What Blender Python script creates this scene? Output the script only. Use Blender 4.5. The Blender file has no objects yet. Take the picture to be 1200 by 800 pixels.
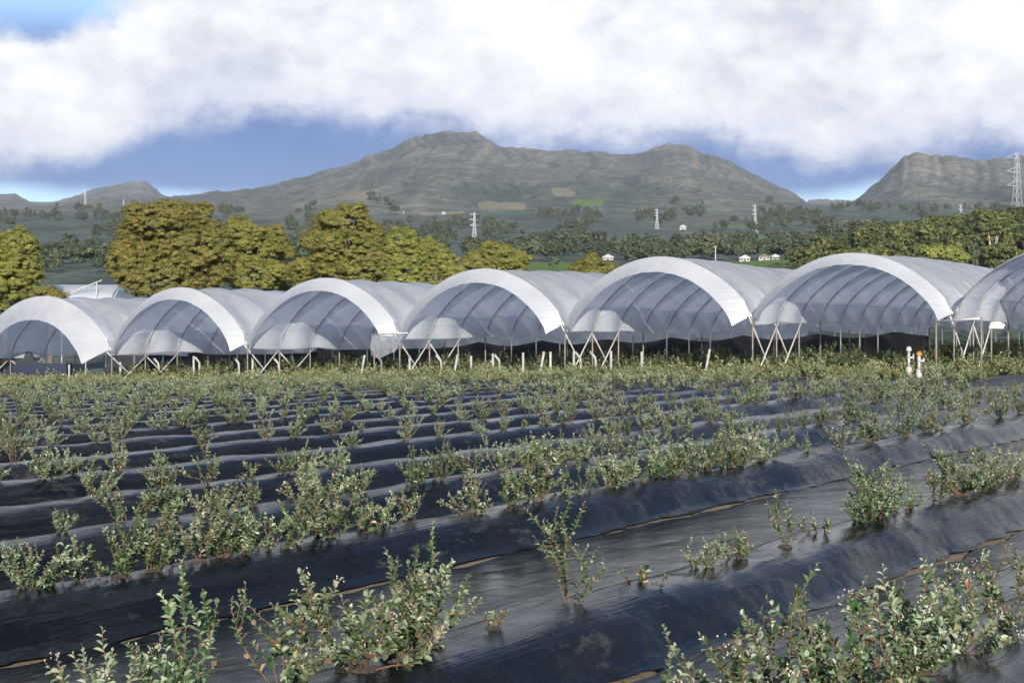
import bpy, math, numpy as np
from mathutils import Vector, Matrix
R = math.radians
sc = bpy.context.scene
COL = sc.collection
rng = np.random.default_rng(7)

# ------------------------------------------------------------------ camera frame
F = 2000.0; CX = 600.0; HY = 400.0; ZC = 1.72
B = R(32.0); SB, CB = math.sin(B), math.cos(B)
UF = 57.8                                   # the tunnels' front stands here along the rows
def gz(X): return 0.025 * np.clip(X, -60, 60)
def uvw(u, v, z=0.0):                       # row frame -> world (z above the field)
    X = u * SB - v * CB; Y = u * CB + v * SB
    return np.stack([X, Y, gz(X) + z + 0 * X], -1)
def P(x, y, Y): return Vector(((x - CX) / F * Y, Y, ZC + (HY - y) / F * Y))
def xpix(p): return CX + F * p[0] / p[1]
def ypix(p): return HY - F * (p[2] - ZC) / p[1]

# ------------------------------------------------------------------ helpers
def mk(name, V, Fs, mats, parent=None, midx=None, smooth=False, attr=None):
    """one mesh object from arrays; Fs = list of (n,k) face arrays"""
    V = np.asarray(V, dtype=np.float32).reshape(-1, 3)
    if not isinstance(Fs, list): Fs = [Fs]
    Fs = [np.asarray(f, dtype=np.int32) for f in Fs if len(f)]
    me = bpy.data.meshes.new(name)
    me.vertices.add(len(V)); me.vertices.foreach_set('co', V.ravel())
    loops = np.concatenate([f.ravel() for f in Fs])
    tot = np.concatenate([np.full(len(f), f.shape[1], dtype=np.int32) for f in Fs])
    st = np.concatenate([[0], np.cumsum(tot)[:-1]]).astype(np.int32)
    me.loops.add(len(loops)); me.loops.foreach_set('vertex_index', loops)
    me.polygons.add(len(tot)); me.polygons.foreach_set('loop_start', st); me.polygons.foreach_set('loop_total', tot)
    if midx is not None: me.polygons.foreach_set('material_index', np.asarray(midx, dtype=np.int32))
    me.polygons.foreach_set('use_smooth', np.full(len(tot), bool(smooth)))
    for m in (mats if isinstance(mats, (list, tuple)) else [mats]): me.materials.append(m)
    if attr is not None:
        a = me.attributes.new('rnd', 'FLOAT', 'POINT'); a.data.foreach_set('value', np.asarray(attr, dtype=np.float32))
    me.update(calc_edges=True); me.validate()
    o = bpy.data.objects.new(name, me); COL.objects.link(o)
    if parent is not None: o.parent = parent
    return o
def tag(o, label=None, cat=None, group=None, kind=None):
    if label: o['label'] = label
    if cat: o['category'] = cat
    if group: o['group'] = group
    if kind: o['kind'] = kind
    return o
def empty(name, loc=(0, 0, 0), rz=0.0):
    o = bpy.data.objects.new(name, None); COL.objects.link(o)
    o.location = loc; o.rotation_euler = (0, 0, rz); o.empty_display_size = .2
    return o
class MB:
    def __init__(s): s.V = []; s.F = {}; s.n = 0
    def add(s, V, *Fs):
        V = np.asarray(V, float).reshape(-1, 3)
        for f in Fs:
            f = np.asarray(f, int)
            if len(f): s.F.setdefault(f.shape[1], []).append(f + s.n)
        s.V.append(V); s.n += len(V); return s
    def tube(s, pts, r, seg=6, cap=True):
        pts = np.asarray(pts, float); n = len(pts)
        r = np.broadcast_to(np.asarray(r, float), (n,))
        t = np.gradient(pts, axis=0); t /= np.linalg.norm(t, axis=1)[:, None] + 1e-9
        ref = np.array([0, 0, 1.]) if abs(t[:, 2]).mean() < .9 else np.array([1., 0, 0])
        a = np.cross(t, ref); a /= np.linalg.norm(a, axis=1)[:, None] + 1e-9
        b = np.cross(t, a)
        th = np.arange(seg) * 2 * math.pi / seg
        ring = pts[:, None] + r[:, None, None] * (a[:, None] * np.cos(th)[None, :, None] + b[:, None] * np.sin(th)[None, :, None])
        i = np.arange(n - 1)[:, None] * seg; j = np.arange(seg)[None]; k = (j + 1) % seg
        q = np.stack([i + j, i + k, i + seg + k, i + seg + j], -1).reshape(-1, 4)
        s.add(ring.reshape(-1, 3), q)
        if cap:
            s.F.setdefault(seg, []).append(np.array([list(range(seg))[::-1], [(n - 1) * seg + x for x in range(seg)]]) + s.n - n * seg)
        return s
    def box(s, c, d, M=None):
        c = np.asarray(c, float); d = np.asarray(d, float) / 2
        V = np.array([[x, y, z] for x in (-1, 1) for y in (-1, 1) for z in (-1, 1)], float) * d
        if M is not None: V = V @ np.asarray(M, float).T
        s.add(V + c, [[0, 1, 3, 2], [4, 6, 7, 5], [0, 4, 5, 1], [2, 3, 7, 6], [0, 2, 6, 4], [1, 5, 7, 3]])
        return s
    def build(s, name, mat, parent=None, smooth=False):
        return mk(name, np.concatenate(s.V), [np.concatenate(f) for f in s.F.values()], mat, parent, smooth=smooth)
def prism(mb, poly, y0, y1):
    """polygon in xz extruded along y"""
    n = len(poly); V = [(x, y0, z) for x, z in poly] + [(x, y1, z) for x, z in poly]
    q = [[i, (i + 1) % n, n + (i + 1) % n, n + i] for i in range(n)]
    mb.add(V, q, [list(range(n))[::-1]], [list(range(n, 2 * n))])
    return mb

# value noise (deterministic, vectorised)
def _h(i, j, s):
    n = (i * 374761393 + j * 668265263 + s * 974634221) & 0x7fffffff
    n = ((n ^ (n >> 13)) * 1274126177) & 0x7fffffff
    return ((n ^ (n >> 16)) & 0xffff) / 65535.0
def vn(x, y, s=0):
    x = np.asarray(x, float); y = np.asarray(y, float)
    xi = np.floor(x).astype(np.int64); yi = np.floor(y).astype(np.int64)
    a = x - xi; b = y - yi; a = a * a * (3 - 2 * a); b = b * b * (3 - 2 * b)
    return (_h(xi, yi, s) * (1 - a) + _h(xi + 1, yi, s) * a) * (1 - b) + (_h(xi, yi + 1, s) * (1 - a) + _h(xi + 1, yi + 1, s) * a) * b
def fbm(x, y, s=0, o=4):
    r = 0; w = .5
    for k in range(o):
        r = r + w * (vn(x * 2 ** k, y * 2 ** k, s + k * 17) * 2 - 1); w *= .5
    return r
def ridged(x, y, s=0, o=4):
    r = 0; w = .5
    for k in range(o):
        r = r + w * (1 - 2 * np.abs(vn(x * 2 ** k, y * 2 ** k, s + k * 31) * 2 - 1)); w *= .5
    return r
def sst(a, b, x):
    t = np.clip((np.asarray(x, float) - a) / (b - a), 0, 1); return t * t * (3 - 2 * t)

# ------------------------------------------------------------------ materials
def newmat(name):
    m = bpy.data.materials.new(name); m.use_nodes = True
    nt = m.node_tree; nt.nodes.clear()
    return m, nt, nt.nodes, nt.links
def ramp(N, stops, interp='LINEAR'):
    r = N.new('ShaderNodeValToRGB'); e = r.color_ramp; e.interpolation = interp
    while len(e.elements) < len(stops): e.elements.new(.5)
    for k, (p, c) in enumerate(stops):
        e.elements[k].position = p; e.elements[k].color = (*c, 1) if len(c) == 3 else c
    return r
def noise(N, L, vec, scale, detail=4, rough=.55, dim='3D'):
    n = N.new('ShaderNodeTexNoise'); n.inputs['Scale'].default_value = scale
    n.inputs['Detail'].default_value = detail; n.inputs['Roughness'].default_value = rough
    if vec is not None: L.new(vec, n.inputs['Vector'])
    return n
def mapping(N, L, src, scale=(1, 1, 1), rot=(0, 0, 0)):
    mp = N.new('ShaderNodeMapping'); mp.inputs['Scale'].default_value = scale; mp.inputs['Rotation'].default_value = rot
    L.new(src, mp.inputs['Vector']); return mp.outputs[0]
def mixc(N, L, f, a, b, mode='MIX'):
    m = N.new('ShaderNodeMix'); m.data_type = 'RGBA'; m.blend_type = mode
    for idx, s in ((0, f), (6, a), (7, b)):
        if isinstance(s, (int, float)): m.inputs[idx].default_value = s
        elif isinstance(s, tuple): m.inputs[idx].default_value = (*s, 1)
        else: L.new(s, m.inputs[idx])
    return m.outputs[2]
def math_(N, L, op, a, b=None, c=None, clamp=False):
    m = N.new('ShaderNodeMath'); m.operation = op; m.use_clamp = clamp
    for k, s in enumerate((a, b, c)):
        if s is None: continue
        if isinstance(s, (int, float)): m.inputs[k].default_value = s
        else: L.new(s, m.inputs[k])
    return m.outputs[0]
def out(N, L, sh):
    o = N.new('ShaderNodeOutputMaterial'); L.new(sh, o.inputs['Surface'])
def simple(name, col, rough=.5, metal=0., var=.12, scale=8, spec=.5):
    m, nt, N, L = newmat(name)
    tc = N.new('ShaderNodeTexCoord'); n = noise(N, L, tc.outputs['Object'], scale, 5)
    r = ramp(N, [(.25, tuple(c * (1 - var) for c in col)), (.75, tuple(min(1, c * (1 + var)) for c in col))])
    L.new(n.outputs[0], r.inputs[0])
    p = N.new('ShaderNodeBsdfPrincipled'); L.new(r.outputs[0], p.inputs['Base Color'])
    p.inputs['Roughness'].default_value = rough; p.inputs['Metallic'].default_value = metal
    p.inputs['Specular IOR Level'].default_value = spec
    out(N, L, p.outputs[0]); return m

def leafmat(name, stops, rough=.5, trans=.25, spec=.4, objvar=.15, tcol=(.2, .3, .06)):
    m, nt, N, L = newmat(name)
    a = N.new('ShaderNodeAttribute'); a.attribute_name = 'rnd'
    r = ramp(N, stops); L.new(a.outputs['Fac'], r.inputs[0])
    oi = N.new('ShaderNodeObjectInfo')
    hs = N.new('ShaderNodeHueSaturation'); L.new(r.outputs[0], hs.inputs['Color'])
    L.new(math_(N, L, 'MULTIPLY_ADD', oi.outputs['Random'], objvar * 2, 1 - objvar), hs.inputs['Value'])
    L.new(math_(N, L, 'MULTIPLY_ADD', oi.outputs['Random'], .04, .48), hs.inputs['Hue'])
    p = N.new('ShaderNodeBsdfPrincipled'); L.new(hs.outputs[0], p.inputs['Base Color'])
    p.inputs['Roughness'].default_value = rough; p.inputs['Specular IOR Level'].default_value = spec
    t = N.new('ShaderNodeBsdfTranslucent'); L.new(mixc(N, L, .5, hs.outputs[0], tcol), t.inputs['Color'])
    mx = N.new('ShaderNodeMixShader'); mx.inputs[0].default_value = trans
    L.new(p.outputs[0], mx.inputs[1]); L.new(t.outputs[0], mx.inputs[2])
    out(N, L, mx.outputs[0]); return m
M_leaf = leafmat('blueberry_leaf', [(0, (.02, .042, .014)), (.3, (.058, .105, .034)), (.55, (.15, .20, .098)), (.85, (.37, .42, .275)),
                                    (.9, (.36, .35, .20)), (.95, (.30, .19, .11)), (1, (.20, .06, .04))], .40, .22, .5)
M_stem = simple('blueberry_stem', (.15, .075, .045), .6, var=.45, scale=30)
M_blossom = simple('blueberry_blossom', (.50, .41, .35), .5, var=.15, scale=60)
M_head = leafmat('weedy_leaf', [(0, (.045, .07, .018)), (.3, (.10, .135, .04)), (.55, (.18, .21, .08)), (.88, (.32, .34, .16)), (.96, (.30, .20, .08)), (1, (.2, .09, .05))], .5, .22, .4)
M_wattle = leafmat('wattle_leaf', [(0, (.10, .112, .028)), (.4, (.19, .19, .044)), (.75, (.27, .255, .06)), (1, (.35, .31, .085))], .6, .22, .25, .1, (.2, .18, .02))
M_bush = leafmat('bush_leaf', [(0, (.035, .05, .016)), (.45, (.085, .095, .03)), (.8, (.14, .14, .045)), (1, (.25, .20, .05))], .6, .15, .25, .12, (.12, .14, .02))
M_wood = leafmat('woodland_leaf', [(0, (.03, .045, .022)), (.45, (.06, .078, .04)), (.8, (.10, .11, .055)), (1, (.16, .14, .06))], .65, .1, .2, .1, (.08, .1, .02))
M_bark = simple('bark', (.13, .10, .075), .85, var=.35, scale=4)
M_pale_bark = simple('pale_bark', (.35, .31, .26), .8, var=.2, scale=3)
M_galv = simple('galvanised_pipe', (.52, .52, .50), .42, .55, .18, 5)
M_rust = simple('weathered_pipe', (.21, .175, .14), .6, .2, .35, 6)
M_white = simple('white_pvc', (.44, .43, .40), .45, 0, .12, 5)
M_orange = simple('orange_plastic', (.75, .18, .04), .45)
M_pylon = simple('pylon_steel', (.42, .43, .45), .5, .1, .08, .05)
M_soil = None

def mat_soil():
    m, nt, N, L = newmat('field_soil')
    tc = N.new('ShaderNodeTexCoord')
    n1 = noise(N, L, tc.outputs['Object'], .35, 6); n2 = noise(N, L, tc.outputs['Object'], 9, 6, .65)
    r = ramp(N, [(.3, (.13, .09, .06)), (.5, (.24, .17, .105)), (.72, (.34, .26, .17))])
    L.new(mixc(N, L, .5, n1.outputs[0], n2.outputs[0]), r.inputs[0])
    p = N.new('ShaderNodeBsdfPrincipled'); p.inputs['Roughness'].default_value = .95
    L.new(r.outputs[0], p.inputs['Base Color'])
    b = N.new('ShaderNodeBump'); b.inputs['Strength'].default_value = .8; b.inputs['Distance'].default_value = .03
    L.new(n2.outputs[0], b.inputs['Height']); L.new(b.outputs[0], p.inputs['Normal'])
    out(N, L, p.outputs[0]); return m
M_soil = mat_soil()

def mat_film():
    m, nt, N, L = newmat('black_mulch_film')
    tc = N.new('ShaderNodeTexCoord'); ob = tc.outputs['Object']
    a1 = noise(N, L, mapping(N, L, ob, (.55, 26, 6), (0, 0, .02)), 1.0, 5, .6)          # stretch lines along the bed
    a2 = noise(N, L, mapping(N, L, ob, (1.6, 60, 12), (0, 0, .05)), 1.0, 3, .5)
    a3 = noise(N, L, mapping(N, L, ob, (7, 2.2, 3), (0, 0, .5)), 1.0, 4, .55)  # creases across
    wob = noise(N, L, mapping(N, L, ob, (.8, 3.4, 2.0), (0, 0, .12)), 1.0, 3, .5)
    lm = ramp(N, [(.40, (.12, .12, .12)), (.62, (1, 1, 1))]); L.new(noise(N, L, mapping(N, L, ob, (.7, 1.3, 1)), 1.0, 4, .6).outputs[0], lm.inputs[0])
    d1 = noise(N, L, mapping(N, L, ob, (1.1, 2.6, 2)), 1.0, 7, .68)        # dust
    d2 = noise(N, L, mapping(N, L, ob, (14, 30, 20)), 1.0, 4, .7)
    dm = ramp(N, [(.50, (0, 0, 0)), (.72, (1, 1, 1))]); L.new(mixc(N, L, .35, d1.outputs[0], d2.outputs[0]), dm.inputs[0])
    dust = math_(N, L, 'MULTIPLY', dm.outputs[0], .16)
    col = mixc(N, L, dust, (.0042, .0048, .0066), (.07, .065, .058))
    sc1 = noise(N, L, mapping(N, L, ob, (1.3, 3.5, 3), (0, 0, .3)), 1.0, 8, .72); sm = ramp(N, [(.57, (0, 0, 0)), (.66, (1, 1, 1))]); L.new(sc1.outputs[0], sm.inputs[0])
    col = mixc(N, L, math_(N, L, 'MULTIPLY', sm.outputs[0], .45), col, (.11, .095, .075))      # dried mud and scuffs
    p = N.new('ShaderNodeBsdfPrincipled'); L.new(col, p.inputs['Base Color'])
    rr = math_(N, L, 'MULTIPLY_ADD', a1.outputs[0], .20, .055)
    L.new(math_(N, L, 'MULTIPLY_ADD', dust, .5, rr), p.inputs['Roughness'])
    p.inputs['Specular IOR Level'].default_value = .42
    h = math_(N, L, 'MULTIPLY', math_(N, L, 'ADD', math_(N, L, 'MULTIPLY', a1.outputs[0], 1.5), math_(N, L, 'MULTIPLY', a2.outputs[0], .65)), lm.outputs[0])
    h = math_(N, L, 'ADD', h, math_(N, L, 'MULTIPLY', a3.outputs[0], .10))
    h = math_(N, L, 'ADD', h, math_(N, L, 'MULTIPLY', wob.outputs[0], 1.0))
    b = N.new('ShaderNodeBump'); b.inputs['Strength'].default_value = .42; b.inputs['Distance'].default_value = .02
    L.new(h, b.inputs['Height']); L.new(b.outputs[0], p.inputs['Normal'])
    df = N.new('ShaderNodeBsdfDiffuse'); L.new(col, df.inputs['Color']); L.new(b.outputs[0], df.inputs['Normal'])
    mx = N.new('ShaderNodeMixShader'); L.new(p.outputs[0], mx.inputs[1]); L.new(df.outputs[0], mx.inputs[2])     # fine scratches and dust dull the gloss
    L.new(math_(N, L, 'MULTIPLY_ADD', d1.outputs[0], .45, .02), mx.inputs[0])
    out(N, L, mx.outputs[0]); return m
M_film = mat_film()

def mat_cover(name, bright=.90, tr=.20, trl=.58):
    m, nt, N, L = newmat(name)
    tc = N.new('ShaderNodeTexCoord'); ob = tc.outputs['Object']
    g = noise(N, L, mapping(N, L, ob, (.5, .8, .8)), 1.0, 5, .6)
    w1 = noise(N, L, mapping(N, L, ob, (.35, 2.5, 9)), 1.0, 4, .55)
    r = ramp(N, [(.3, (bright * .84, bright * .85, bright * .89)), (.7, (bright * 1.06, bright * 1.07, bright * 1.10))])
    L.new(g.outputs[0], r.inputs[0])
    b = N.new('ShaderNodeBump'); b.inputs['Strength'].default_value = .4; b.inputs['Distance'].default_value = .07
    L.new(w1.outputs[0], b.inputs['Height'])
    d = N.new('ShaderNodeBsdfPrincipled'); L.new(r.outputs[0], d.inputs['Base Color'])
    d.inputs['Roughness'].default_value = .38; L.new(b.outputs[0], d.inputs['Normal'])
    t = N.new('ShaderNodeBsdfTranslucent'); L.new(r.outputs[0], t.inputs['Color']); L.new(b.outputs[0], t.inputs['Normal'])
    m1 = N.new('ShaderNodeMixShader'); m1.inputs[0].default_value = trl
    L.new(d.outputs[0], m1.inputs[1]); L.new(t.outputs[0], m1.inputs[2])
    tp = N.new('ShaderNodeBsdfTransparent'); m2 = N.new('ShaderNodeMixShader'); m2.inputs[0].default_value = tr
    L.new(m1.outputs[0], m2.inputs[1]); L.new(tp.outputs[0], m2.inputs[2])
    out(N, L, m2.outputs[0]); return m
M_cover = mat_cover('greenhouse_film')
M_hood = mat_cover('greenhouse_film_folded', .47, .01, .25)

def mat_terrain():
    m, nt, N, L = newmat('hillside')
    tc = N.new('ShaderNodeTexCoord'); ob = tc.outputs['Object']
    n1 = noise(N, L, mapping(N, L, ob, (1.6, .45, 1.6)), .0022, 8, .62); n2 = noise(N, L, mapping(N, L, ob, (1.3, .3, 1.3)), .011, 6, .7); n3 = noise(N, L, ob, .034, 5, .7)
    av = N.new('ShaderNodeAttribute'); av.attribute_name = 'scrub_shade'
    f = math_(N, L, 'MULTIPLY_ADD', av.outputs['Fac'], -.12, mixc(N, L, .5, n1.outputs[0], n2.outputs[0]))  # darkens the hollows: scrub tone plus shading of the folds in the colour
    r = ramp(N, [(.36, (.085, .10, .082)), (.45, (.14, .146, .122)), (.53, (.20, .19, .16)), (.63, (.29, .25, .20))])
    L.new(f, r.inputs[0])
    sp = ramp(N, [(.43, (.50, .55, .55)), (.55, (1, 1, 1))]); L.new(n3.outputs[0], sp.inputs[0])
    col = mixc(N, L, .8, r.outputs[0], sp.outputs[0], 'MULTIPLY')
    sz = N.new('ShaderNodeSeparateXYZ'); L.new(ob, sz.inputs[0])
    lowz = N.new('ShaderNodeMapRange'); lowz.inputs[1].default_value = 330; lowz.inputs[2].default_value = 90; L.new(math_(N, L, 'MULTIPLY_ADD', n1.outputs[0], 260, math_(N, L, 'SUBTRACT', sz.outputs[2], 130)), lowz.inputs[0])
    col = mixc(N, L, math_(N, L, 'MULTIPLY', lowz.outputs[0], .8), col, mixc(N, L, 1.0, col, (.62, .80, .72), 'MULTIPLY'))   # woods and scrub on the lower slopes
    # pasture and stubble fields drawn by the mesh's own attribute
    a = N.new('ShaderNodeAttribute'); a.attribute_name = 'rnd'; bt = N.new('ShaderNodeAttribute'); bt.attribute_name = 'stubble'
    for src, c0, c1 in ((a, (.11, .18, .04), (.15, .22, .055)), (bt, (.20, .17, .115), (.28, .24, .165))):
        e = ramp(N, [(.40, (0, 0, 0)), (.60, (1, 1, 1))]); L.new(src.outputs['Fac'], e.inputs[0])
        col = mixc(N, L, e.outputs[0], col, mixc(N, L, n2.outputs[0], c0, c1))
    p = N.new('ShaderNodeBsdfPrincipled'); p.inputs['Roughness'].default_value = .95; p.inputs['Specular IOR Level'].default_value = .1
    L.new(col, p.inputs['Base Color'])
    b = N.new('ShaderNodeBump'); b.inputs['Strength'].default_value = .9; b.inputs['Distance'].default_value = 30
    L.new(n2.outputs[0], b.inputs['Height']); L.new(b.outputs[0], p.inputs['Normal'])
    out(N, L, p.outputs[0]); return m
M_terrain = mat_terrain()

# ------------------------------------------------------------------ ground and hills
gx = np.linspace(-400, 400, 161); gy = np.linspace(-150, 125, 56)
GX, GY = np.meshgrid(gx, gy)
GZ = gz(GX) - .012
def grid(nu, nv):
    i = np.arange(nu - 1)[:, None] * nv; j = np.arange(nv - 1)[None]
    return np.stack([i + j, i + j + 1, i + nv + j + 1, i + nv + j], -1).reshape(-1, 4)
g = mk('ground', np.stack([GX, GY, GZ], -1), grid(*GX.shape), M_soil); tag(g, kind='structure')

ridgeM = np.array([(-1500, 120), (-400, 140), (-100, 148), (0, 150), (60, 160), (100, 166), (150, 170), (200, 168), (240, 172), (300, 181), (360, 193), (420, 212), (455, 225),
                   (480, 237), (510, 242), (545, 246), (558, 243), (570, 237), (585, 228), (640, 224), (690, 222), (735, 218), (760, 224), (785, 232), (797, 233), (806, 231), (820, 222), (860, 208), (900, 188),
                   (950, 160), (985, 146), (1060, 130), (2800, 100)], float)
ridgeR = np.array([(-1500, 60), (880, 90), (940, 130), (985, 150), (1000, 162), (1020, 180), (1040, 197), (1060, 217), (1075, 222), (1100, 219), (1130, 214), (1160, 212), (1180, 215),
                   (1200, 220), (1300, 232), (1500, 205), (1800, 170), (2800, 120)], float)
ridgeL = np.array([(-1500, 120), (-200, 160), (-40, 168), (0, 170), (14, 172), (26, 168), (45, 160), (72, 161), (85, 168), (100, 175), (135, 184), (160, 189), (172, 186), (190, 173), (220, 164), (280, 140), (2800, 100)], float)
ridgeS = np.array([(-1500, 60), (900, 140), (950, 164), (970, 168), (1000, 166), (1040, 150), (1100, 120), (2800, 60)], float)
baseY = np.array([100, 150, 250, 400, 600, 800, 1200, 1600, 2100, 2600, 9500], float)
baseE = np.array([-30, -20, 22, 62, 86, 95, 110, 128, 146, 156, 160], float)
def elev(x, Y):
    """height above the eye, as 1/2000 of the distance"""
    E = np.interp(Y, baseY, baseE)
    hillr = np.interp(x, [860, 930, 1000, 1080, 1200, 1500], [0, 6, 28, 42, 52, 60])
    bump = sst(190, 430, Y) * (1 - sst(560, 1100, Y)); E = E + hillr * bump
    E = E + fbm(x / 160., Y / 500., 3) * 7 * sst(300, 900, Y)
    E0 = E
    Xw = (x - CX) / F * Y
    for (rd, Yf, Yr, seed, sp) in ((ridgeM, 2300, 5000, 11, 1.0), (ridgeR, 2500, 4200, 23, 1.0), (ridgeL, 4200, 7400, 37, .5), (ridgeS, 5500, 8600, 5, .3)):
        t0 = np.clip((Y - Yf) / (Yr - Yf), 0, 1); xq = x + (1 - t0) * 75 * fbm(Xw / 700, Y / 800, seed + 40, 4)
        top = np.interp(xq, rd[:, 0], rd[:, 1]) + fbm(xq / 16., x * 0 + 7.7, seed, 5) * 5 + fbm(xq / 5., x * 0 + 3.1, seed + 50, 3) * 2.4
        Yv = Yr + 500 * fbm(x / 90., x * 0 + 1.3, seed + 3, 2)
        t = np.clip((Y - Yf) / (Yv - Yf), 0, 1)
        foot = np.minimum(E0, top)
        spur = ridged(Xw / 420. + .5 * fbm(Xw / 900, Y / 1200, seed), Y / 3200., seed + 9, 5) * .55 + ridged(Xw / 200. + .6 * fbm(Xw / 500, Y / 700, seed), Y / 900., seed + 1, 4) * .28
        spur = spur + .16 * ridged(Xw / 85. + .5 * fbm(Xw / 200, Y / 300, seed), Y / 300., seed + 2, 3)
        Er = foot + (top - foot) * (t ** .85) + spur * (top - foot) * np.sin(np.pi * np.clip(t, 0, 1)) ** .7 * .85
        Er = np.minimum(Er, foot + (top - foot) * (.25 + .75 * np.clip(t * 1.25, 0, 1)))
        back = np.clip((Y - Yv) / Yv, 0, 9)
        Er = Er - back * 420
        Er = np.where(Y < Yf, -999, Er)
        E = np.maximum(E, Er)
    return E
xs = np.concatenate([np.linspace(-1400, -120, 60)[:-1], np.linspace(-120, 1320, 481), np.linspace(1320, 2600, 60)[1:]])
Ys = np.concatenate([np.geomspace(112, 2300, 130), np.linspace(2320, 9400, 220)])
TX, TY = np.meshgrid(xs, Ys)
TE = elev(TX, TY)
W = (TX - CX) / F * TY
near = gz(W) - .6
far = ZC + TE / F * TY
TZ = near + (far - near) * sst(116, 260, TY)
# pastures: attribute value per vertex
fa = np.zeros_like(TX); fb = np.zeros_like(TX)
def field(x0, x1, Y0, Y1, val, sk=0):
    e = 6
    wx = 14 * fbm(TX / 25., TY / 60., 7, 3); wy = TY * .012 * fbm(TX / 18., TY / 90., 8, 3)
    w = sst(x0 - e, x0 + e, TX + wx + sk * (TY - Y0)) * (1 - sst(x1 - e, x1 + e, TX + wx + sk * (TY - Y0))) * sst(Y0 * .985, Y0 * 1.01, TY + wy) * (1 - sst(Y1 * .99, Y1 * 1.02, TY + wy))
    np.maximum(fb if val > .62 else fa, w, out=fb if val > .62 else fa)
field(560, 720, 420, 740, .42); field(800, 960, 420, 760, .5)
field(496, 545, 2230, 2300, .9, .0); field(560, 615, 2330, 2420, .8, .0); field(640, 672, 2500, 2600, .75); field(676, 706, 2380, 2450, .52)
field(1046, 1082, 1750, 1950, .6); field(845, 905, 1300, 1420, .5); field(985, 1025, 1900, 2000, .85); field(955, 1000, 1050, 1120, .5); field(340, 430, 2500, 2620, .66); field(835, 880, 1750, 1830, .55)
veg_shade = np.zeros_like(TX)
for w_, sd_ in ((5, 0), (17, 1)):                      # gullies painted darker for scrub and as fold shading: measures how hollow the slope is
    k_ = np.ones(w_) / w_; av = np.apply_along_axis(lambda r: np.convolve(np.pad(r, w_ // 2, 'edge'), k_, 'valid'), 1, TZ)
    veg_shade += np.clip((av - TZ) / (TY * (.0006 if sd_ == 0 else .0016)), -1, 1) * .5
hills = mk('hills', np.stack([W, TY, TZ], -1), grid(*TX.shape), M_terrain, smooth=True, attr=fa.ravel()); tag(hills, kind='structure')
vb = hills.data.attributes.new('stubble', 'FLOAT', 'POINT'); vb.data.foreach_set('value', fb.astype(np.float32).ravel())
va = hills.data.attributes.new('scrub_shade', 'FLOAT', 'POINT'); va.data.foreach_set('value', veg_shade.astype(np.float32).ravel())
def terr(x, Y):
    x = np.asarray(x, float); Y = np.asarray(Y, float)
    w = (x - CX) / F * Y
    n_ = gz(w) - .6; f_ = ZC + elev(x, Y) / F * Y
    return n_ + (f_ - n_) * sst(116, 260, Y)

# ------------------------------------------------------------------ mulch-film beds
ROWS = [-.15, 2.35, 4.6, 7.9, 10.1, 12.4, 14.9, 17.4, 19.9, 22.4]
while ROWS[-1] < 72: ROWS.append(ROWS[-1] + 2.5)
ORD = ['zeroth', 'first', 'second', 'third', 'fourth', 'fifth', 'sixth', 'seventh', 'eighth', 'ninth', 'tenth', 'eleventh', 'twelfth', 'thirteenth', 'fourteenth', 'fifteenth', 'sixteenth',
       'seventeenth', 'eighteenth', 'nineteenth', 'twentieth']
TENS = {2: 'twenty', 3: 'thirty', 4: 'forty', 5: 'fifty', 6: 'sixty'}
def ordn(n):
    if n <= 20: return ORD[n]
    t, o = divmod(n, 10)
    return TENS[t] + '-' + ORD[o] if o else TENS[t][:-1] + 'ieth'
pv = np.array([-.56, -.50, -.44, -.38, -.32, -.25, -.17, -.08, 0, .08, .17, .25, .32, .38, .44, .50, .58])
pz = np.array([.004, .012, .050, .112, .164, .198, .214, .220, .222, .220, .214, .198, .164, .112, .050, .012, .006]) * 1.3
def bedtop(u, k):                            # height of a bed's crest along the row
    return .288 + .045 * fbm(u / 1.7, u * 0 + k * 3.1, 5, 3)
def bedoff(u, k): return .07 * fbm(u / 2.6, u * 0 + k * 5.7, 9, 3)
ROT = math.pi / 2 - B
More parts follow.
